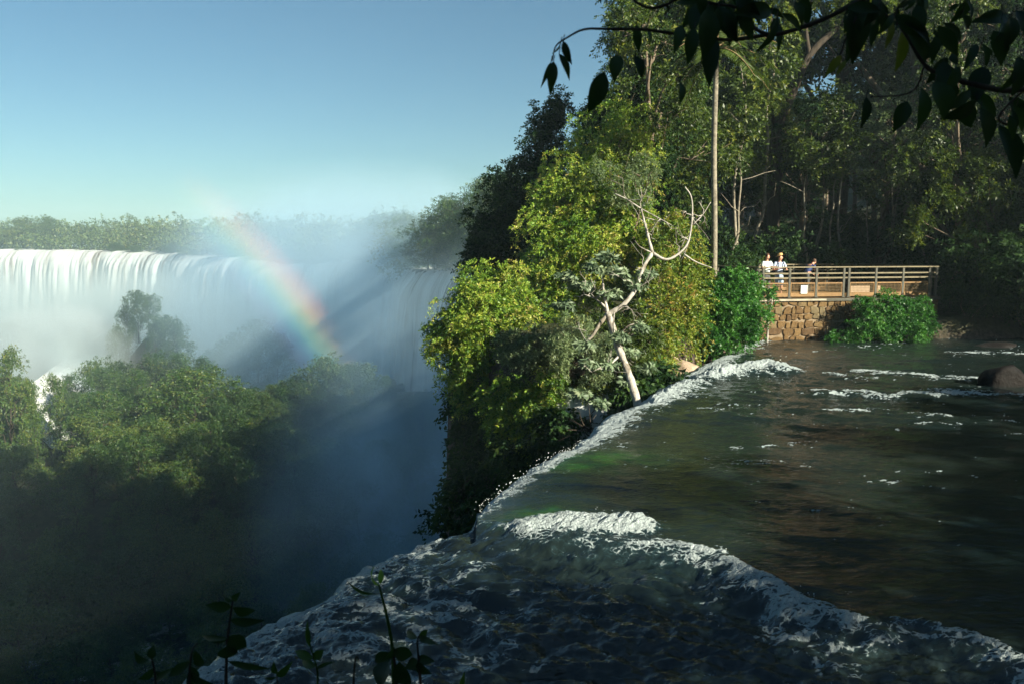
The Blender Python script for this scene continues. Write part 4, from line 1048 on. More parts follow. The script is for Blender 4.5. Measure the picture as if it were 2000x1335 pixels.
# ---- valley trees
G_V = 'treetops on the wooded island in the canyon'
vp = [make_tree('valley_tree', 'round-crowned tree on the wooded island in the canyon', 'tree', G_V, 200 + i, 10, cr, ncl, nl, lf, L_VALLEY, B_DARK, bf, 0.14, 0.05, 9, 0.40, 0.8, droop=0.3, per=8)
      for i, (cr, ncl, nl, lf, bf) in enumerate([(4.4, 14, 15000, 0.25, 0.2), (3.6, 13, 13000, 0.24, 0.15), (5.0, 12, 14000, 0.26, 0.35), (2.7, 13, 11000, 0.22, 0.08)])]
vu = [False] * 4; r3 = np.random.default_rng(17)
vplaced = []
def vput(x, y, h, i, label=None, sink=0.3):
    z = Hs(x, y) - sink; s = h / 10; w = s * r3.uniform(0.9, 1.2)
    if not vu[i]: o = vp[i]; vu[i] = True; o.location = (x, y, z); o.scale = (w, w, s); o.rotation_euler = (0, 0, r3.uniform(0, 6))
    else: o = dup(vp[i], (x, y, z), r3.uniform(0, 6), (w, w, s))
    if label: o['label'] = label
    vplaced.append((x, y)); return o
# the island's named trees
def vtop(u, v, Y, i, label, wide=None):
    Y = Y * K; wide = wide * K if wide else None
    p = at(u, v, Y); z = Hs(p[0], p[1]); o = vput(p[0], p[1], max(4, p[2] - z), i, label)
    if wide: o.scale = (wide, wide, o.scale[2])
vtop(375, 722, 112, 0, 'big dome-crowned tree standing highest in the middle of the canyon wood', 1.55)
vtop(640, 705, 118, 2, 'flat-topped tree on the island crest where the rainbow ends', 1.1)
vtop(700, 712, 120, 0, 'rounded tree on the island crest right of the rainbow foot', 1.1)
vtop(265, 735, 116, 3, 'narrow yellowish tree just left of the dome-crowned tree', 0.9)
vtop(110, 738, 112, 3, 'narrow tree at the right edge of the white cascade', 0.9)
vtop(10, 690, 100, 3, 'tall yellowish tree at the left edge before the cascade', 1.1)
vtop(60, 745, 104, 3, 'slim small tree standing in front of the white cascade', 0.55)
c = 0
for _ in range(9000):
    if c >= 225: break
    y = r3.uniform(62, 134) * K; x = y * r3.uniform(-0.72, 0.03)
    if any((x - a) ** 2 + (y - b) ** 2 < (4.2 * K) ** 2 for a, b in vplaced): continue
    ux = x / y
    if y > 92 * K and -0.625 < ux < -0.555: continue
    g = Hs(x, y)
    if g < CAMZ - 42.3 * K: continue
    h = r3.uniform(6.0, 10.5) * K
    u = 1000 + ux * FPX
    lim = np.interp(u, [-150, 20, 60, 100, 150, 250, 330, 440, 470, 560, 640, 720, 800, 900], [690, 740, 800, 760, 770, 760, 760, 765, 760, 745, 712, 715, 760, 800])
    zt = CAMZ + (480 - lim) / FPX * y
    h = min(h, zt - g)
    if h < 5: continue
    vput(x, y, h, int(r3.choice(4, p=[0.35, 0.3, 0.2, 0.15]))); c += 1
# hazy trees further back
G_H = 'hazy trees on the rocks before the far falls'
for (u, v, Y, i, w) in ((180, 690, 150, 2, 1.0), (240, 684, 152, 0, 1.1), (300, 690, 152, 2, 1.0), (345, 694, 150, 0, 0.9), (400, 700, 148, 1, 0.9), (140, 715, 146, 1, 0.9), (200, 720, 142, 0, 1), (260, 725, 142, 1, 1),
                        (244, 578, 173, 2, 0.6), (266, 569, 172, 0, 0.65), (288, 578, 171, 2, 0.55), (225, 640, 170, 1, 0.7), (320, 618, 170, 0, 0.8), (345, 628, 169, 2, 0.75), (300, 632, 167, 1, 0.7), (430, 605, 202, 2, 1.2), (460, 600, 202, 0, 1.2), (400, 625, 200, 1, 1.1), (500, 630, 200, 2, 1.2), (540, 655, 196, 1, 1.1),
                        (30, 632, 224, 2, 1.2), (75, 645, 222, 0, 1.1), (-20, 630, 226, 0, 1.2)):
    Y *= K; w *= K; p = at(u, v, Y); g = Hs(p[0], p[1]); h = np.clip(p[2] - g, 6, 26)
    o = vput(p[0], p[1], h, i, 'hazy tree on the rocks before the far falls', sink=0.3 + (g - (p[2] - h) if p[2] - h < g else 0)); o['group'] = G_H
    o.scale = (w, w, h / 10)
# trees of the far bank beside the narrow waterfall
G_B = 'hazy trees on the plateau beside the narrow waterfall'
for (u, v, Y, i, w) in ((870, 400, 118, 2, 1.3), (905, 385, 112, 0, 1.4), (950, 355, 95, 2, 1.3), (985, 345, 85, 0, 1.2), (920, 430, 104, 1, 1.2), (890, 460, 125, 0, 1.1), (960, 420, 88, 0, 1.2), (835, 440, 160, 0, 1.3), (800, 425, 178, 2, 1.5), (770, 420, 196, 0, 1.5), (850, 470, 156, 1, 1.3), (815, 470, 172, 1, 1.4), (1000, 400, 80, 1, 1.2), (1030, 360, 76, 0, 1.2), (740, 425, 215, 0, 1.5), (905, 420, 130, 2, 1.5)):
    Y *= K; w *= K; p = at(u, v, Y); y = Y; x = p[0]
    # step back from the cliff if need be
    for _ in range(20):
        if inside(np.array([x]), np.array([y]), CAN)[0]: x *= 1.05; y *= 1.05
    g = Hs(x, y); h = max(5, CAMZ + (480 - v) / FPX * y - g)
    o = vput(x, y, h, i, 'hazy tree on the plateau beside the narrow waterfall'); o['group'] = G_B; o.scale = (w, w, h / 10)
G_R = 'low bushes on the rocky rim of the far falls'
PR = np.array([p[:2] for p in FAR[5:]])
for k in range(26):
    i_ = r3.integers(len(PR) - 1); w_ = r3.random(); p = PR[i_] * w_ + PR[i_ + 1] * (1 - w_); p = p * (1 + r3.uniform(4, 14) / np.linalg.norm(p))
    o = vput(p[0], p[1], 6, int(r3.integers(3)), 'low bush on the rocky rim of the far falls'); o['group'] = G_R; hh_ = r3.uniform(0.3, 0.75); o.scale = (hh_ * 2.2, hh_ * 2.2, hh_)
# far wood along the rim
def far_wood():
    r = np.random.default_rng(55); cl = []
    P = np.array([p[:2] for p in FAR[4:]]); seg = np.linalg.norm(np.diff(P, axis=0), axis=1); cum = np.concatenate([[0], np.cumsum(seg)])
    for row, (back, hh) in enumerate(((26, 12), (40, 16), (56, 20), (76, 21), (98, 23))):
        for s in np.arange(0, cum[-1] + 100, 7):
            s += r.uniform(-3, 3); x = np.interp(s, cum, P[:, 0]); y = np.interp(s, cum, P[:, 1])
            d = np.array((x, y)); d /= np.linalg.norm(d); x += d[0] * back + r.normal(0, 2); y += d[1] * back + r.normal(0, 3)
            if s > cum[-1]: x -= (s - cum[-1])
            g = Hs(x, y); h = hh * r.uniform(0.7, 1.12) + 1.8 * fbm(np.array([s * 0.012]), np.array([0.0]), 3, 3)[0]; w = r.uniform(3.6, 7.0)
            for q in range(5): cl.append((x + r.normal(0, w * 0.5), y + r.normal(0, w * 0.5), g + h * r.uniform(0.45, 0.85), w * 0.55, w * 0.55, h * 0.20))
            cl.append((x, y, g + h * 0.35, w * 0.8, w * 0.8, h * 0.35))
    o = link('far_forest', crown_mesh('far_forest', cl, 130000, 1.4, r, per=6, droop=0.2, aspect=0.7), L_FAR)
    tag(o, 'far green forest along the rim above the broad waterfall', 'forest', kind='stuff')
far_wood()
for (u, v, Y, w, lb) in ((48, 428, 336, 2.6, 'broad flat-topped tree standing above the far forest at the left'), (92, 427, 338, 1.2, 'small tree with a clear stem just right of the broad flat-topped far tree')):
    Y = (Y + 12) * K; w *= K; p = at(u, v, Y); g = Hs(p[0], p[1]); o = vput(p[0], p[1], p[2] - g, 2, lb); o.scale = (w, w, (p[2] - g) / 10); o['group'] = 'trees standing above the far forest'

# ------------------------------------------------------------------ viewing platform
A_ = at(1488, 583, 32.0); B_ = at(1832, 579, 33.4)
zd = 1.70
A2 = A_[:2]; B2 = B_[:2]; Ld = np.linalg.norm(B2 - A2); e = (B2 - A2) / Ld; nb = np.array((-e[1], e[0]))
def pp(s, b, z): q = A2 + e * s + nb * b; return np.array((q[0], q[1], z))
def spx(u): return (u - 1488) / (1832 - 1488) * Ld
# stone wall
t = NT('wall_stone'); co = t.coord(); va = t.attr('var')
nn = t.noise(9, 6, 0.65, co)
sc_ = t.ramp(va, [(0.0, (0.08, 0.05, 0.028)), (0.35, (0.125, 0.078, 0.036)), (0.7, (0.17, 0.110, 0.050)), (1.0, (0.15, 0.12, 0.07))])
sc_ = t.mix(0.75, sc_, t.ramp(nn, [(0.3, (0.55, 0.55, 0.5)), (0.7, (1.15, 1.1, 1.0))]), 'MULTIPLY')
stone_m = t.surf(t.bsdf(sc_, 0.9, 0.2, t.bump(nn, 0.7, 0.03)))
mortar_m = flat_mat('mortar', (0.20, 0.15, 0.095), 0.95, 0.3, 10)
wood_m = flat_mat('frame_wood', (0.20, 0.112, 0.038), 0.6, 0.3, 6)
rail_m = flat_mat('rail_timber', (0.15, 0.125, 0.07), 0.5, 0.35, 5)
post_m = flat_mat('post_steel', (0.06, 0.058, 0.042), 0.5, 0.3, 5)
wire_m = flat_mat('wire', (0.22, 0.15, 0.07), 0.5, 0.1, 5)
conc_m = flat_mat('concrete', (0.34, 0.30, 0.23), 0.9, 0.3, 4)
wall = empty('stone_wall', tuple(pp(Ld / 2, 0, 0)), 'orange-brown stone retaining wall under the viewing platform', 'wall')
wo = np.array(wall.location)
s0w, s1w = spx(1474), spx(1836)
mb = MB(); mb.box(pp((s0w + s1w) / 2, 0.75, 0.45) - wo, s1w - s0w, 1.3, 2.26, e); mb.build('core', mortar_m, wall)
rs = np.random.default_rng(2); mb = MB()
def stone(s, z, w, h, a):
    nx, nz = 5, 4; V = []; F = []
    cw = 0.5 * w; chh = 0.5 * h; cj = rs.normal(0, 0.04, (2, 2, 2)); ph = rs.uniform(0, 9)
    for j in range(nz + 1):
        for i in range(nx + 1):
            tu = (-1, -0.86, -0.3, 0.3, 0.86, 1)[i]; tv = (-1, -0.82, 0, 0.82, 1)[j]
            rx = tu * (1 - 0.10 * tv * tv) + rs.normal(0, 0.025); rz = tv * (1 - 0.10 * tu * tu) + rs.normal(0, 0.03)
            edge_ = max(abs(tu), abs(tv)); dpt = 0.05 - (0.035 if edge_ > 0.99 else 0.0) + rs.normal(0, 0.007)
            jj = cj[int(tv > 0)][int(tu > 0)]; bl = abs(tu) * abs(tv)
            V.append(pp(s + rx * cw + jj[0] * bl, 0.095 - dpt, z + rz * chh + jj[1] * bl) - wo)
    for j in range(nz):
        for i in range(nx):
            q = j * (nx + 1) + i; F.append((q, q + 1, q + nx + 2, q + nx + 1))
    mb.add(V, F, a)
zrow = -0.5
for hrow, (wa, wb_) in ((0.36, (0.3, 0.6)), (0.28, (0.22, 0.6)), (0.33, (0.25, 0.7)), (0.29, (0.2, 0.55)), (0.26, (0.18, 0.42)), (0.34, (0.16, 0.40)), (0.24, (0.2, 0.45))):
    s = s0w
    while s < s1w - 0.1:
        w = min(rs.uniform(wa, wb_), s1w - s)
        dz_ = rs.normal(0, 0.025)
        stone(s + w / 2, zrow + hrow / 2 + dz_, w - 0.015, hrow - 0.018, np.clip(rs.normal(0.5, 0.25), 0, 1)); s += w
    zrow += hrow
mb.build('stonework', stone_m, wall, False)
mb = MB(); mb.box(pp((s0w + spx(1610)) / 2, 0.45, 1.615) - wo, spx(1610) - s0w, 0.98, 0.07, e)
mb.build('coping', conc_m, wall)
# platform
plat = empty('viewing_platform', tuple(pp(Ld / 2, 2.2, zd)), 'timber viewing platform with wire-mesh railing on top of the stone wall', 'platform')
po = np.array(plat.location)
DEP = 4.6
mb = MB()
for k in range(32):
    mb.box(pp(Ld / 2, 0.06 + (k + 0.5) * DEP / 32, zd - 0.05) - po, Ld + 0.2, DEP / 32 - 0.012, 0.045, e)
mb.build('deck', wood_m, plat)
mb = MB(); mb.box(pp(Ld / 2, 0.02, zd - 0.085) - po, Ld + 0.24, 0.06, 0.12, e); mb.build('edge_beam', post_m, plat)
def railing(p0, p1, us, front=True):
    """posts at fractions us between p0 and p1"""
    p0 = np.array(p0); p1 = np.array(p1); dv = (p1 - p0); L = np.linalg.norm(dv); ex = dv[:2] / L
    for u in us:
        q = p0 + dv * u
        m_ = MB(); m_.box(q + np.array((0, 0, 0.60)) - po, 0.085, 0.085, 1.2, ex); m_.box(q + np.array((0, 0, 0.02)) - po, 0.15, 0.12, 0.03, ex); m_.build('post', post_m, plat)
    for zz, w, h in ((1.235, 0.13, 0.05), (0.985, 0.05, 0.055), (0.80, 0.05, 0.06)):
        m_ = MB(); m_.bar(p0 + np.array((0, 0, zz)) - po, p1 + np.array((0, 0, zz)) - po, w, h); m_.build('rail', rail_m, plat)
    us = sorted(us)
    for a, b in zip(us[:-1], us[1:]):
        if (b - a) * L < 0.4: continue
        q0 = p0 + dv * a + np.array((*ex * 0.06, 0)); q1 = p0 + dv * b - np.array((*ex * 0.06, 0))
        m_ = MB()
        for zz, h in ((0.585, 0.055), (0.12, 0.15)): m_.bar(q0 + np.array((0, 0, zz)) - po, q1 + np.array((0, 0, zz)) - po, 0.05, h)
        for q in (q0, q1):
            m_.bar(q + np.array((0, 0, 0.196)) - po, q + np.array((0, 0, 0.557)) - po, 0.05, 0.05)
        fr_ = m_.build('panel_frame', wood_m, plat)
        m_ = MB(); n = int(np.linalg.norm(q1 - q0) / 0.06)
        for k in range(1, n):
            q = q0 + (q1 - q0) * k / n; m_.bar(q + np.array((0, 0, 0.19)) - po, q + np.array((0, 0, 0.56)) - po, 0.008, 0.008)
        for k in range(1, 6): m_.bar(q0 + np.array((0, 0, 0.19 + 0.062 * k)) - po, q1 + np.array((0, 0, 0.19 + 0.062 * k)) - po, 0.006, 0.006)
        m_.build('wire_mesh', wire_m, fr_)
railing(pp(0, 0.1, zd), pp(Ld, 0.1, zd), [spx(u) / Ld for u in (1491, 1541, 1592, 1645, 1655, 1708, 1762, 1815, 1829)])
railing(pp(Ld, 0.1, zd), pp(Ld, DEP, zd), [0.09, 0.5, 0.97])
railing(pp(0, 0.25, zd), pp(-0.75, 2.6, zd), [0.08, 0.4, 0.7, 1.0])
railing(pp(2.2, DEP, zd), pp(Ld, DEP, zd), [0.0, 0.15, 0.3, 0.45, 0.6, 0.75, 0.9])
# notices on the mesh
sign_m = flat_mat('sign_white', (0.72, 0.76, 0.76), 0.5, 0.06, 8)
panel_m = flat_mat('panel_beige', (0.50, 0.36, 0.24), 0.6, 0.12, 8)
def board(name, u0, u1, z0, z1, m, label, cat, b=0.16):
    s = (spx(u0) + spx(u1)) / 2; w = spx(u1) - spx(u0)
    o = empty(name, tuple(pp(s, b, z0)), label, cat); oo = np.array(o.location)
    m_ = MB(); m_.box(pp(s, b, (z0 + z1) / 2) - oo, w, 0.02, z1 - z0, e); m_.build('panel', m, o)
    m_ = MB()
    for k in (-1, 1): m_.box(pp(s + k * w * 0.35, b + 0.02, (z0 + z1) / 2) - oo, 0.03, 0.02, z1 - z0 - 0.02, e)
    m_.build('batten', wood_m, o)
board('notice_board', 1562, 1574, zd + 0.17, zd + 0.50, sign_m, 'small white notice hung on the wire mesh of the railing', 'sign', 0.04)
board('info_board', 1660, 1701, zd + 0.18, zd + 0.46, panel_m, 'wide beige board behind the wire mesh at the middle of the railing', 'sign', 0.2)
board('info_board', 1711, 1721, zd + 0.20, zd + 0.46, panel_m, 'narrow beige board behind the wire mesh, right of the wide beige board', 'sign', 0.2)

# ------------------------------------------------------------------ people
def skin_obj(name, joints, edges, mat, parent, sub=2, root_i=0):
    me = bpy.data.meshes.new(name)
    me.from_pydata([j[0] for j in joints], edges, []); me.update()
    me.materials.append(mat)
    o = bpy.data.objects.new(name, me); C.objects.link(o); o.parent = parent
    md = o.modifiers.new('skin', 'SKIN'); md.use_smooth_shade = True
    sv = me.skin_vertices[0].data if me.skin_vertices else None
    for i, j in enumerate(joints):
        r = j[1] if hasattr(j[1], '__len__') else (j[1], j[1]); sv[i].radius = r; sv[i].use_root = (i == root_i)
    s = o.modifiers.new('sub', 'SUBSURF'); s.levels = sub; s.render_levels = sub
    return o
skin_m = flat_mat('skin', (0.46, 0.24, 0.16), 0.5, 0.08, 20)
hair_m = flat_mat('hair', (0.06, 0.03, 0.015), 0.7, 0.3, 40)
tee_a = flat_mat('shirt_pale', (0.62, 0.70, 0.66), 0.85, 0.08, 20)
tee_b = flat_mat('shirt_blue', (0.50, 0.60, 0.78), 0.85, 0.08, 20)
short_a = flat_mat('trousers_dark', (0.05, 0.055, 0.06), 0.85, 0.15, 20)
short_b = flat_mat('shorts_blue', (0.36, 0.48, 0.62), 0.85, 0.1, 20)
strap_m = flat_mat('strap', (0.03, 0.04, 0.09), 0.7, 0.2, 20)
straw_m = flat_mat('straw', (0.50, 0.32, 0.12), 0.8, 0.2, 60)
shoe_m = flat_mat('shoe', (0.10, 0.09, 0.08), 0.6, 0.2, 20)
eye_m = flat_mat('eye', (0.02, 0.015, 0.01), 0.2, 0.0, 20)
blue_m = flat_mat('jacket_blue', (0.015, 0.03, 0.11), 0.7, 0.2, 20)
def person(loc, rot, label, shirt, lower, long_leg, headturn, hands, bend=0.0, sc=1.0, hat=None, beard=False, pack=False, group=None):
    root = empty('person', loc, label, 'person', group); root.rotation_euler = (0, 0, rot); root.scale = (sc,) * 3
    J = []; E = []
    def add(p, r, par=None):
        p = np.array(p, float)
        if p[2] > 0.98 and bend:   # bend forward at the hips
            dz = p[2] - 0.98; c_, s_ = math.cos(bend), math.sin(bend)
            p = np.array((p[0], p[1] * c_ - dz * s_, 0.98 + dz * c_ - (-p[1]) * s_ * 0.0))
        J.append((tuple(p), r)); i = len(J) - 1
        if par is not None: E.append((par, i))
        return i
    pel = add((0, 0.01, 0.96), (0.145, 0.105)); wai = add((0, 0.0, 1.12), (0.125, 0.09), pel); che = add((0, 0.0, 1.32), (0.155, 0.105), wai); nk0 = add((0, 0.01, 1.45), (0.075, 0.065), che)
    nk = add((0, 0.0, 1.53), 0.055, nk0)
    ct, st_ = math.cos(headturn), math.sin(headturn)
    def hd(x, y, z): return (x * ct - y * st_, x * st_ + y * ct - 0.005, z)
    jaw = add(hd(0, -0.025, 1.585), (0.062, 0.07), nk); mid_ = add(hd(0, -0.015, 1.655), (0.076, 0.092), jaw); top = add(hd(0, 0.0, 1.725), (0.066, 0.075), mid_)
    add(hd(0, -0.118, 1.64), 0.013, mid_)
    for s_ in (-1, 1): add(hd(s_ * 0.085, 0.0, 1.65), 0.016, mid_)
    parts = {}
    for s_, (el, wr) in zip((-1, 1), hands):
        sh = add((s_ * 0.175, 0.0, 1.415), 0.062, che); up_ = add((s_ * 0.20, -0.01, 1.36), 0.056, sh); elb = add(el, 0.041, up_); w_ = add(wr, 0.027, elb)
        dv = np.array(wr) - np.array(el); dv /= np.linalg.norm(dv)
        pm = np.array(wr) + dv * 0.05; palm_ = add(pm, (0.036, 0.018), w_)
        sd = np.cross(dv, (0, 0, 1.0)); sd /= max(np.linalg.norm(sd), 1e-6)
        for k, ln2 in enumerate((0.065, 0.078, 0.072, 0.055)):
            b_ = pm + dv * 0.035 + sd * (k - 1.5) * 0.019; f1 = add(b_, 0.0095, palm_); f2 = add(b_ + dv * ln2 * 0.5 + np.array((0, 0, -0.01)), 0.009, f1); add(b_ + dv * ln2 * 0.75 + np.array((0, 0, -0.038)), 0.008, f2)
        tb_ = add(pm - dv * 0.01 - sd * s_ * 0.038, 0.011, palm_); add(pm + dv * 0.03 - sd * s_ * 0.055 + np.array((0, 0, -0.015)), 0.010, tb_)
    legs = []
    for s_ in (-1, 1):
        hp = add((s_ * 0.095, 0.0, 0.88), (0.088, 0.09), pel); kn = add((s_ * 0.11, -0.02, 0.50), 0.058, hp); cf = add((s_ * 0.112, 0.015, 0.36), 0.056, kn); an = add((s_ * 0.115, 0.01, 0.09), 0.038, cf); he = add((s_ * 0.118, 0.0, 0.045), (0.036, 0.04), an); add((s_ * 0.135, -0.17, 0.03), (0.036, 0.026), he)
    body = skin_obj('body', J, E, skin_m, root)
    P = [np.array(j[0]) for j in J]
    # shirt: trunk and upper arms a little larger than the body
    sj = [(tuple(P[pel] + np.array((0, 0, -0.03))), (0.165, 0.125)), (tuple(P[wai]), (0.15, 0.115)), (tuple(P[che]), (0.175, 0.125)), (tuple(P[nk0] + np.array((0, 0, -0.02))), (0.085, 0.078))]
    se = [(0, 1), (1, 2), (2, 3)]
    a0_ = 11 if True else 0
    arm_i = [i for i, j in enumerate(J) if abs(abs(j[0][0]) - 0.175) < 1e-6]
    for ai in arm_i:
        m2 = P[ai + 1] * 0.35 + P[ai + 2] * 0.65
        b_ = len(sj); sj += [(tuple(P[ai]), 0.078), (tuple(P[ai + 1]), 0.074), (tuple(m2), 0.068)]; se += [(2, b_), (b_, b_ + 1), (b_ + 1, b_ + 2)]
    skin_obj('shirt', sj, se, shirt, root)
    tj = [(tuple(P[pel] + np.array((0, 0, 0.05))), (0.15, 0.112)), (tuple(P[pel] + np.array((0, 0, -0.04))), (0.155, 0.115))]; te = [(0, 1)]
    zk = 0.10 if long_leg else 0.52
    for s_ in (-1, 1):
        b_ = len(tj); tj += [((s_ * 0.098, 0, 0.85), 0.102), ((s_ * 0.108, -0.015, max(zk, 0.55)), 0.082), ((s_ * 0.113, 0.0, zk), 0.078 if not long_leg else 0.06)]; te += [(1, b_), (b_, b_ + 1), (b_ + 1, b_ + 2)]
    skin_obj('trousers' if long_leg else 'shorts', tj, te, lower, root)
    for s_ in (-1, 1):
        skin_obj('shoe', [((s_ * 0.118, 0.02, 0.055), (0.046, 0.05)), ((s_ * 0.125, -0.08, 0.045), (0.048, 0.04)), ((s_ * 0.137, -0.19, 0.035), (0.044, 0.03))], [(0, 1), (1, 2)], shoe_m, root, 1)
    H_ = [P[jaw], P[mid_], P[top]]
    # hair as a cap on the skull, open at the face
    bm = bmesh.new(); bmesh.ops.create_uvsphere(bm, u_segments=20, v_segments=14, radius=1.0)
    fwd = np.array((math.sin(headturn), -math.cos(headturn), 0))
    kill = []
    for vtx in bm.verts:
        n_ = np.array(vtx.co)
        if (n_ @ fwd > 0.35 and n_[2] < 0.50) or n_[2] < -0.55: kill.append(vtx)
        q = P[mid_] + np.array((0, 0, 0.035)) + n_ * np.array((0.092, 0.104, 0.108)); vtx.co = Vector(q)
    bmesh.ops.delete(bm, geom=kill, context='VERTS'); me = bpy.data.meshes.new('hair'); bm.to_mesh(me); bm.free(); link('hair', me, hair_m, root)
    rt = np.array((math.cos(headturn), math.sin(headturn), 0))
    m_ = MB()
    for s_ in (-1, 1):
        c_ = P[mid_] + fwd * 0.084 + rt * s_ * 0.031 + np.array((0, 0, 0.012)); m_.add([c_ + np.array(q) * 0.011 for q in ((1, 0, 0), (-1, 0, 0), (0, 1, 0), (0, -1, 0), (0, 0, .7), (0, 0, -.7))], [(0, 2, 4), (2, 1, 4), (1, 3, 4), (3, 0, 4), (2, 0, 5), (1, 2, 5), (3, 1, 5), (0, 3, 5)])
    m_.build('eyes', eye_m, root, True)
    m_ = MB(); c_ = P[jaw] + fwd * 0.072 + np.array((0, 0, 0.012)); m_.bar(c_ - rt * 0.024, c_ + rt * 0.024, 0.012, 0.010); m_.build('mouth', flat_mat('lips', (0.30, 0.10, 0.08), 0.5), root, True)
    if beard:
        skin_obj('beard', [(tuple(P[jaw] + fwd * 0.02 + rt * 0.05 + np.array((0, 0, 0.0))), 0.035), (tuple(P[jaw] + fwd * 0.055 + np.array((0, 0, -0.028))), 0.040), (tuple(P[jaw] + fwd * 0.02 - rt * 0.05), 0.035)], [(0, 1), (1, 2)], hair_m, root, 1)
    if hat:
        m_ = MB(); c_ = P[top] + np.array((0, 0, 0.0)); n = 24; V = []; F = []
        back = -fwd * 0.35
        rings = [(0.19, -0.005), (0.15, 0.0), (0.103, 0.006), (0.10, 0.05), (0.085, 0.095), (0.04, 0.11)]
        for (r, dz) in rings:
            for k in range(n):
                a = 2 * math.pi * k / n; d_ = np.array((math.cos(a), math.sin(a), 0)) * r
                tip = -0.28 * (d_ @ -fwd) if r > 0.12 else -0.18 * (d_ @ -fwd)
                V.append(c_ + d_ + np.array((0, 0, dz + tip)))
        for j in range(len(rings) - 1):
            for k in range(n): F.append((j * n + k, j * n + (k + 1) % n, (j + 1) * n + (k + 1) % n, (j + 1) * n + k))
        F.append(tuple((len(rings) - 1) * n + k for k in range(n))); m_.add(V, F)
        m_.build('hat', straw_m, root, True)
    if pack:
        for s_ in (-1, 1):
            m_ = MB(); m_.tube(smooth_path([(s_ * 0.10, 0.14, 1.38), (s_ * 0.115, 0.0, 1.485), (s_ * 0.12, -0.135, 1.38), (s_ * 0.15, -0.14, 1.22), (s_ * 0.17, 0.0, 1.12), (s_ * 0.12, 0.15, 1.12)], 5), 0.022, 6); m_.build('strap', strap_m, root, True)
        m_ = MB(); m_.box((0, 0.22, 1.26), 0.30, 0.18, 0.44); o = m_.build('backpack', strap_m, root)
        bv = o.modifiers.new('round', 'BEVEL'); bv.width = 0.05; bv.segments = 3
    return root
rail_s = 0.10
p1 = pp(spx(1508), 0.58, zd - 0.027); p2 = pp(spx(1532), 0.56, zd - 0.027)
person(tuple(p1), R(22), 'bareheaded bearded person in a pale T-shirt leaning on the rail', tee_a, short_a, True, R(38), (((-0.27, -0.05, 1.16), (-0.07, -0.30, 1.25)), ((0.27, -0.06, 1.16), (0.13, -0.32, 1.25))), 0.0, 1.02, beard=True)
person(tuple(p2), R(12), 'person in a straw hat and pale blue T-shirt with a backpack at the rail', tee_b, short_b, False, R(50), (((-0.29, -0.04, 1.14), (-0.06, -0.27, 1.20)), ((0.30, -0.05, 1.14), (0.10, -0.27, 1.20))), 0.0, 1.0, hat=True, pack=True)
p3 = pp(spx(1627), 2.3, zd - 0.027)
person(tuple(p3), R(120), 'person in a dark blue jacket bending forward in the shade of the platform', blue_m, short_a, True, 0.0, (((-0.22, -0.45, 1.05), (-0.12, -0.60, 0.9)), ((0.22, -0.45, 1.05), (0.12, -0.60, 0.9))), 0.85, 1.0)

# ------------------------------------------------------------------ rocks
t = NT('wet_rock'); co = t.coord(); n = t.noise(3, 6, 0.7, co)
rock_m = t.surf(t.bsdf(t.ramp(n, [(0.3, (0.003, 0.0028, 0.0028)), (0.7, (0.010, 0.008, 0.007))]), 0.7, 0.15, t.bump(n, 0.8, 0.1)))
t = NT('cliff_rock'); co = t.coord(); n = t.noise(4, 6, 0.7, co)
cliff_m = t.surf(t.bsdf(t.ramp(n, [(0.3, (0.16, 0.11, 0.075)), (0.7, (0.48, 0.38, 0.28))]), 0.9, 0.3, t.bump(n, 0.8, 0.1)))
def rock(name, c, rx, ry, rz, seed, mat, label, sub=4, sharp=1.0):
    bm = bmesh.new(); bmesh.ops.create_icosphere(bm, subdivisions=sub, radius=1.0)
    from mathutils import noise as mn
    r = random.Random(seed); planes = []
    for _ in range(9):
        d = Vector((r.gauss(0, 1), r.gauss(0, 1), r.gauss(0, 1))).normalized(); planes.append((d, r.uniform(0.62, 0.9)))
    for vtx in bm.verts:
        p = vtx.co.copy()
        for d, k in planes:
            s = p.dot(d)
            if s > k: p -= d * (s - k) * 0.85 * sharp
        p *= 1 + 0.10 * mn.noise(p * 1.6 + Vector((seed, 0, 0))) + 0.045 * mn.noise(p * 5 + Vector((seed, 0, 0))) + 0.02 * mn.noise(p * 13)
        vtx.co = Vector((p.x * rx, p.y * ry, p.z * rz))
    me = bpy.data.meshes.new(name); bm.to_mesh(me); bm.free(); o = link(name, me, mat); o.location = tuple(c)
    return tag(o, label, 'rock')
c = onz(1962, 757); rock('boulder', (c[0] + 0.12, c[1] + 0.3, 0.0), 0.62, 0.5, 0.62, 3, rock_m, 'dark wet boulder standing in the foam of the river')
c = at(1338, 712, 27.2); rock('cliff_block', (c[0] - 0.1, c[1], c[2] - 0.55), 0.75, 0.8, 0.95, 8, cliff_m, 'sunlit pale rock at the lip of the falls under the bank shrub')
c = onz(1945, 676); rock('boulder', (c[0], c[1], 0.0), 0.9, 0.4, 0.18, 11, rock_m, 'low dark rock at the far bank of the river')

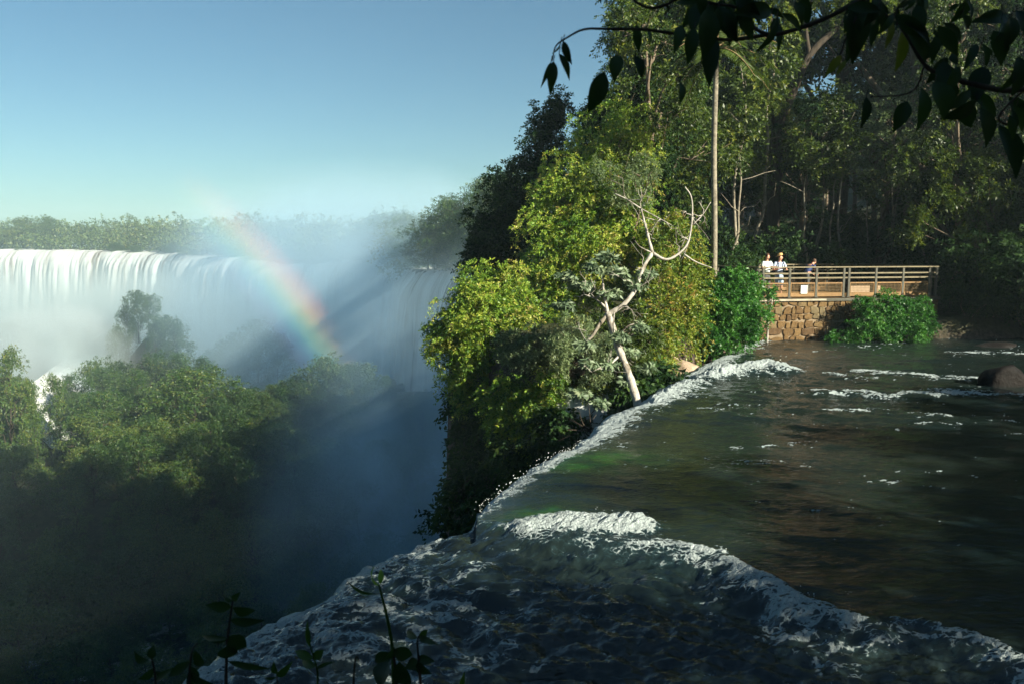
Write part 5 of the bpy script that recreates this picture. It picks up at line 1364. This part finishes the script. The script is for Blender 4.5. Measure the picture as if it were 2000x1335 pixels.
# ------------------------------------------------------------------ foreground: overhanging tree and sprouts
def near_leaf(P0, P1, w, rng, curl=0.12, n=9):
    """one real leaf: pointed blade folded along its midrib, with a short stalk"""
    P0 = np.array(P0); P1 = np.array(P1); d = P1 - P0; L = np.linalg.norm(d); d = d / L
    view = np.array((0, -1.0, 0)) + rng.normal(0, 0.35, 3); a = np.cross(d, view); a /= np.linalg.norm(a); b = np.cross(a, d)
    if b[1] > 0: b = -b
    V = []; F = []
    prof = np.sin(np.linspace(0, 1, n) ** 0.78 * math.pi) ** 1.05
    for i in range(n):
        t_ = i / (n - 1); c_ = P0 + d * L * t_ + b * curl * L * math.sin(t_ * math.pi) - np.array((0, 0, 0.0))
        hw = 0.5 * w * prof[i] + 0.0005
        V += [c_ - a * hw + b * hw * 0.35, c_, c_ + a * hw + b * hw * 0.35]
    for i in range(n - 1):
        q = i * 3; F += [(q, q + 1, q + 4, q + 3), (q + 1, q + 2, q + 5, q + 4)]
    return V, F
rn = np.random.default_rng(6)
LV = [(1100, 80, 1117, 127, 15), (1092, 105, 1112, 158, 15), (1081, 120, 1074, 187, 20), (1076, 122, 1056, 172, 9), (1095, 85, 1078, 105, 5),
      (1206, 107, 1200, 162, 26), (1180, 140, 1148, 222, 36), (1243, 48, 1248, 104, 17), (1240, 110, 1254, 155, 20), (1330, 50, 1316, 106, 22), (1262, 55, 1268, 90, 12),
      (1382, 15, 1372, 120, 42), (1392, 70, 1385, 172, 34), (1356, 55, 1343, 128, 26), (1402, 15, 1440, 85, 34), (1370, 5, 1352, 70, 30), (1432, 25, 1424, 92, 22), (1448, 20, 1470, 80, 26), (1328, 160, 1326, 206, 17), (1470, 0, 1482, 50, 24),
      (1672, 5, 1664, 128, 44), (1690, 20, 1700, 95, 30), (1655, 60, 1648, 130, 24), (1736, 35, 1727, 98, 18), (1761, 62, 1747, 142, 24), (1772, 50, 1808, 122, 34), (1643, 108, 1611, 151, 16), (1652, 118, 1632, 150, 9), (1790, 10, 1800, 75, 26), (1712, 0, 1725, 60, 24),
      (1800, 172, 1789, 258, 30), (1772, 198, 1744, 260, 30), (1692, 190, 1680, 252, 20), (1826, 158, 1842, 236, 46), (1862, 160, 1850, 205, 24), (1858, 105, 1872, 128, 14), (1840, 132, 1866, 156, 20),
      (1880, 200, 1896, 250, 34), (1920, 130, 1900, 210, 38), (1950, 245, 1984, 352, 42), (1970, 190, 1995, 260, 40), (1915, 210, 1925, 290, 34), (1990, 110, 1975, 190, 40), (1940, 60, 1955, 130, 34), (2005, 250, 2015, 330, 44), (1170, -25, 1174, 8, 9), (1880, 30, 1890, 60, 20), (1985, 20, 2005, 90, 34)]
for cu, cv in ((1365, -5), (1405, 10), (1450, -10), (1515, 30), (1560, -10), (1660, 10), (1705, -15), (1745, 25), (1790, -10), (1835, 60), (1880, -5), (1920, 90), (1965, 30), (2000, 140), (1975, 220), (1900, 180), (1860, 120)):
    for _ in range(int(rn.integers(3, 8))):
        L_ = rn.uniform(24, 82); a_ = rn.normal(0, 0.6); u0 = cu + rn.normal(0, 9); v0 = cv + rn.normal(0, 8)
        LV.append((u0, v0, u0 + L_ * math.sin(a_), v0 + L_ * math.cos(a_), L_ * rn.uniform(0.24, 0.40)))
Y0 = 2.75
trunk_b = np.array((3.5, 2.3, 0)); trunk_b[2] = Hs(3.5, 2.3) - 0.1
root = empty('overhanging_tree', tuple(trunk_b), 'dark branches with long pointed leaves hanging in from the upper right, close by', 'tree')
mb = MB()
def br(rows, r0, r1):
    P = [p - trunk_b for p in smooth_path(px_path(rows), 6)]; mb.tube(P, list(np.linspace(r0, r1, len(P))), 6, 0.25, int(r0 * 1e4))
    return P
t_top = at(2350, 60, 2.6)
P = smooth_path([(0, 0, -0.5), tuple((t_top - trunk_b) * 0.5 + np.array((0.15, 0, 0))), tuple(t_top - trunk_b), tuple(t_top - trunk_b + np.array((-0.1, 0.1, 1.6)))], 6)
mb.tube(P, list(np.linspace(0.11, 0.05, len(P))), 9, 0.1, 3)
br([(2350, 60, 2.6), (2150, 120, 2.7), (2000, 175, 2.75), (1900, 165, 2.75), (1850, 148, 2.75), (1806, 128, 2.75), (1760, 55, 2.75), (1690, 0, 2.75)], 0.013, 0.004)
br([(2350, 0, 2.6), (2100, -80, 2.7), (1800, -60, 2.75), (1690, -5, 2.75), (1600, 42, 2.75), (1505, 68, 2.75), (1462, 42, 2.75), (1438, 15, 2.75), (1380, 5, 2.7), (1350, -10, 2.7)], 0.011, 0.0035)
br([(1505, 68, 2.75), (1420, 78, 2.75), (1330, 68, 2.75), (1260, 58, 2.75), (1190, 57, 2.75), (1140, 58, 2.75), (1101, 78, 2.75), (1085, 92, 2.75), (1078, 120, 2.75)], 0.007, 0.002)
br([(1350, -10, 2.7), (1322, -2, 2.7), (1300, 10, 2.7), (1270, 16, 2.7), (1245, 6, 2.7), (1228, -10, 2.7)], 0.006, 0.004)
br([(1303, 10, 2.7), (1306, 20, 2.7), (1298, 28, 2.7)], 0.003, 0.002)
br([(1690, 0, 2.75), (1655, 70, 2.75), (1640, 108, 2.75)], 0.005, 0.002)
br([(1806, 128, 2.75), (1780, 180, 2.75), (1700, 190, 2.75)], 0.004, 0.002)
br([(2000, 175, 2.75), (1950, 230, 2.75), (1985, 250, 2.75)], 0.005, 0.003)
V = []; F = []; A = []
for (u0, v0, u1, v1, w) in LV:
    Yl = Y0 + rn.normal(0, 0.10); p0 = at(u0, v0, Yl); p1 = at(u1, v1, Yl + rn.normal(0, 0.02))
    v_, f_ = near_leaf(p0 - trunk_b, p1 - trunk_b, w / FPX * Yl, rn); b_ = len(V); V += v_; F += [tuple(i + b_ for i in f) for f in f_]
    lit = 0.95 if (u0 in (1643, 1652, 1736, 1761)) else rn.uniform(0.0, 0.35); A += [lit] * len(v_)  # a few leaves coloured bright to look sunlit, the rest kept dark
    # stalk
    st0 = p0 - trunk_b; mb.tube([st0 + np.array((0.004, 0, 0.02)), st0, st0 + (p1 - p0) * 0.08], [0.0016, 0.0013, 0.001], 4)
mb.build('trunk', B_DARK, root, True)
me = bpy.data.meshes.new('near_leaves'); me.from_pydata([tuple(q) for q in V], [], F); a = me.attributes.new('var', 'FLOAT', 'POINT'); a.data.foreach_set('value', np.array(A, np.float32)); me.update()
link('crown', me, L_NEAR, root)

def sprout(label, stem_px, leaves, Y, r0=0.006, lit=0.3, group='sprouts in front of the near lip'):
    u0, v0 = stem_px[0]; b = at(u0, v0, Y); g = Hs(b[0], Y); b[2] = g - 0.02
    root = empty('sprout', tuple(b), label, 'plant')
    mb = MB(); rows = [(u, v, Y) for u, v in stem_px]
    P = [np.array((0, 0, 0))] + [p - b for p in smooth_path(px_path(rows), 5)]
    mb.tube(P, list(np.linspace(r0, r0 * 0.45, len(P))), 6); V = []; F = []; A = []
    for (a0_, b0_, a1_, b1_, w, c_) in leaves:
        p0 = at(a0_, b0_, Y + rn.normal(0, 0.02)); p1 = at(a1_, b1_, Y + rn.normal(0, 0.05))
        v_, f_ = near_leaf(p0 - b, p1 - b, w / FPX * Y, rn, 0.1); q = len(V); V += v_; F += [tuple(i + q for i in f) for f in f_]; A += [c_] * len(v_)
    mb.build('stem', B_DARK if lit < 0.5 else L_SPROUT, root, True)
    me = bpy.data.meshes.new('sprout_leaves'); me.from_pydata([tuple(q) for q in V], [], F); a = me.attributes.new('var', 'FLOAT', 'POINT'); a.data.foreach_set('value', np.array(A, np.float32)); me.update()
    link('foliage', me, L_SPROUT, root)
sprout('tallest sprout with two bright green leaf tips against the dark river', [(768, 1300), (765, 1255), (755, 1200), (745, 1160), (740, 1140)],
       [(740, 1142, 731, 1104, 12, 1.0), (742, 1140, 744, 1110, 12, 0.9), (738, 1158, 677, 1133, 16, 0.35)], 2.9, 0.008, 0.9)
sprout('dark round-leaved plant at the foot of the tallest sprout', [(775, 1345), (772, 1300), (768, 1275)],
       [(768, 1275, 732, 1290, 30, 0.1), (768, 1268, 806, 1278, 30, 0.1), (760, 1290, 742, 1345, 46, 0.05), (780, 1290, 800, 1340, 40, 0.1), (770, 1262, 752, 1285, 24, 0.15)], 2.8, 0.008)
sprout('dark leafy stalk standing before the foam at the near left lip', [(441, 1345), (442, 1300), (444, 1250), (448, 1215), (455, 1170)],
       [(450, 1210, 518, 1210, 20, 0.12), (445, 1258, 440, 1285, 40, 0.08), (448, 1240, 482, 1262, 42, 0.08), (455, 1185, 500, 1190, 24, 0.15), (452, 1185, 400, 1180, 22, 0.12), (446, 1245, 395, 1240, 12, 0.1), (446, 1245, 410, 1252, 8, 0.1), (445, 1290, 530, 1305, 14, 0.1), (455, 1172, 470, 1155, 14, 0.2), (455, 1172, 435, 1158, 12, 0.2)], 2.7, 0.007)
sprout('small sprout with notched green leaves left of the tallest sprout', [(620, 1345), (620, 1310), (612, 1280), (605, 1255), (600, 1225)],
       [(605, 1262, 600, 1210, 10, 0.45), (612, 1285, 576, 1270, 18, 0.4), (612, 1285, 632, 1268, 20, 0.35), (618, 1305, 655, 1290, 8, 0.25), (618, 1300, 590, 1290, 18, 0.35)], 2.9, 0.005, 0.5)
sprout('low sprout with two spreading green leaves at the bottom edge', [(545, 1345), (540, 1320)], [(540, 1320, 572, 1290, 16, 0.35), (540, 1320, 505, 1312, 16, 0.25), (540, 1315, 535, 1290, 14, 0.3)], 2.8, 0.005)
sprout('hooked leafless sprout tip at the bottom edge', [(690, 1345), (692, 1305), (696, 1280), (702, 1290)], [(696, 1282, 706, 1294, 5, 0.3)], 2.8, 0.005)
sprout('drooping dark plant right of the tallest sprout', [(822, 1345), (818, 1290), (815, 1255), (818, 1240)], [(816, 1245, 795, 1232, 16, 0.2), (817, 1242, 858, 1258, 14, 0.15), (818, 1240, 836, 1228, 14, 0.35), (816, 1285, 850, 1290, 20, 0.1), (816, 1290, 845, 1315, 30, 0.08), (816, 1290, 790, 1305, 26, 0.08)], 2.8, 0.006)
sprout('dark sprout at the left bottom edge beside the lip foam', [(370, 1345), (370, 1310), (375, 1270), (385, 1255)], [(380, 1268, 396, 1300, 18, 0.12), (372, 1290, 330, 1320, 20, 0.12), (372, 1300, 370, 1345, 30, 0.06), (385, 1258, 400, 1245, 10, 0.2), (372, 1310, 420, 1335, 26, 0.08)], 2.7, 0.006)
sprout('low dark-leaved plant at the far left of the bottom edge', [(305, 1345), (302, 1310), (295, 1280)], [(296, 1285, 262, 1270, 22, 0.12), (296, 1285, 300, 1258, 18, 0.1), (300, 1305, 270, 1325, 22, 0.15), (300, 1310, 330, 1310, 18, 0.12), (305, 1330, 345, 1300, 12, 0.15)], 2.8, 0.006)
sprout('single upright green leaf at the bottom edge right of the plants', [(905, 1350), (905, 1338)], [(905, 1345, 908, 1310, 12, 0.5)], 2.9, 0.004)
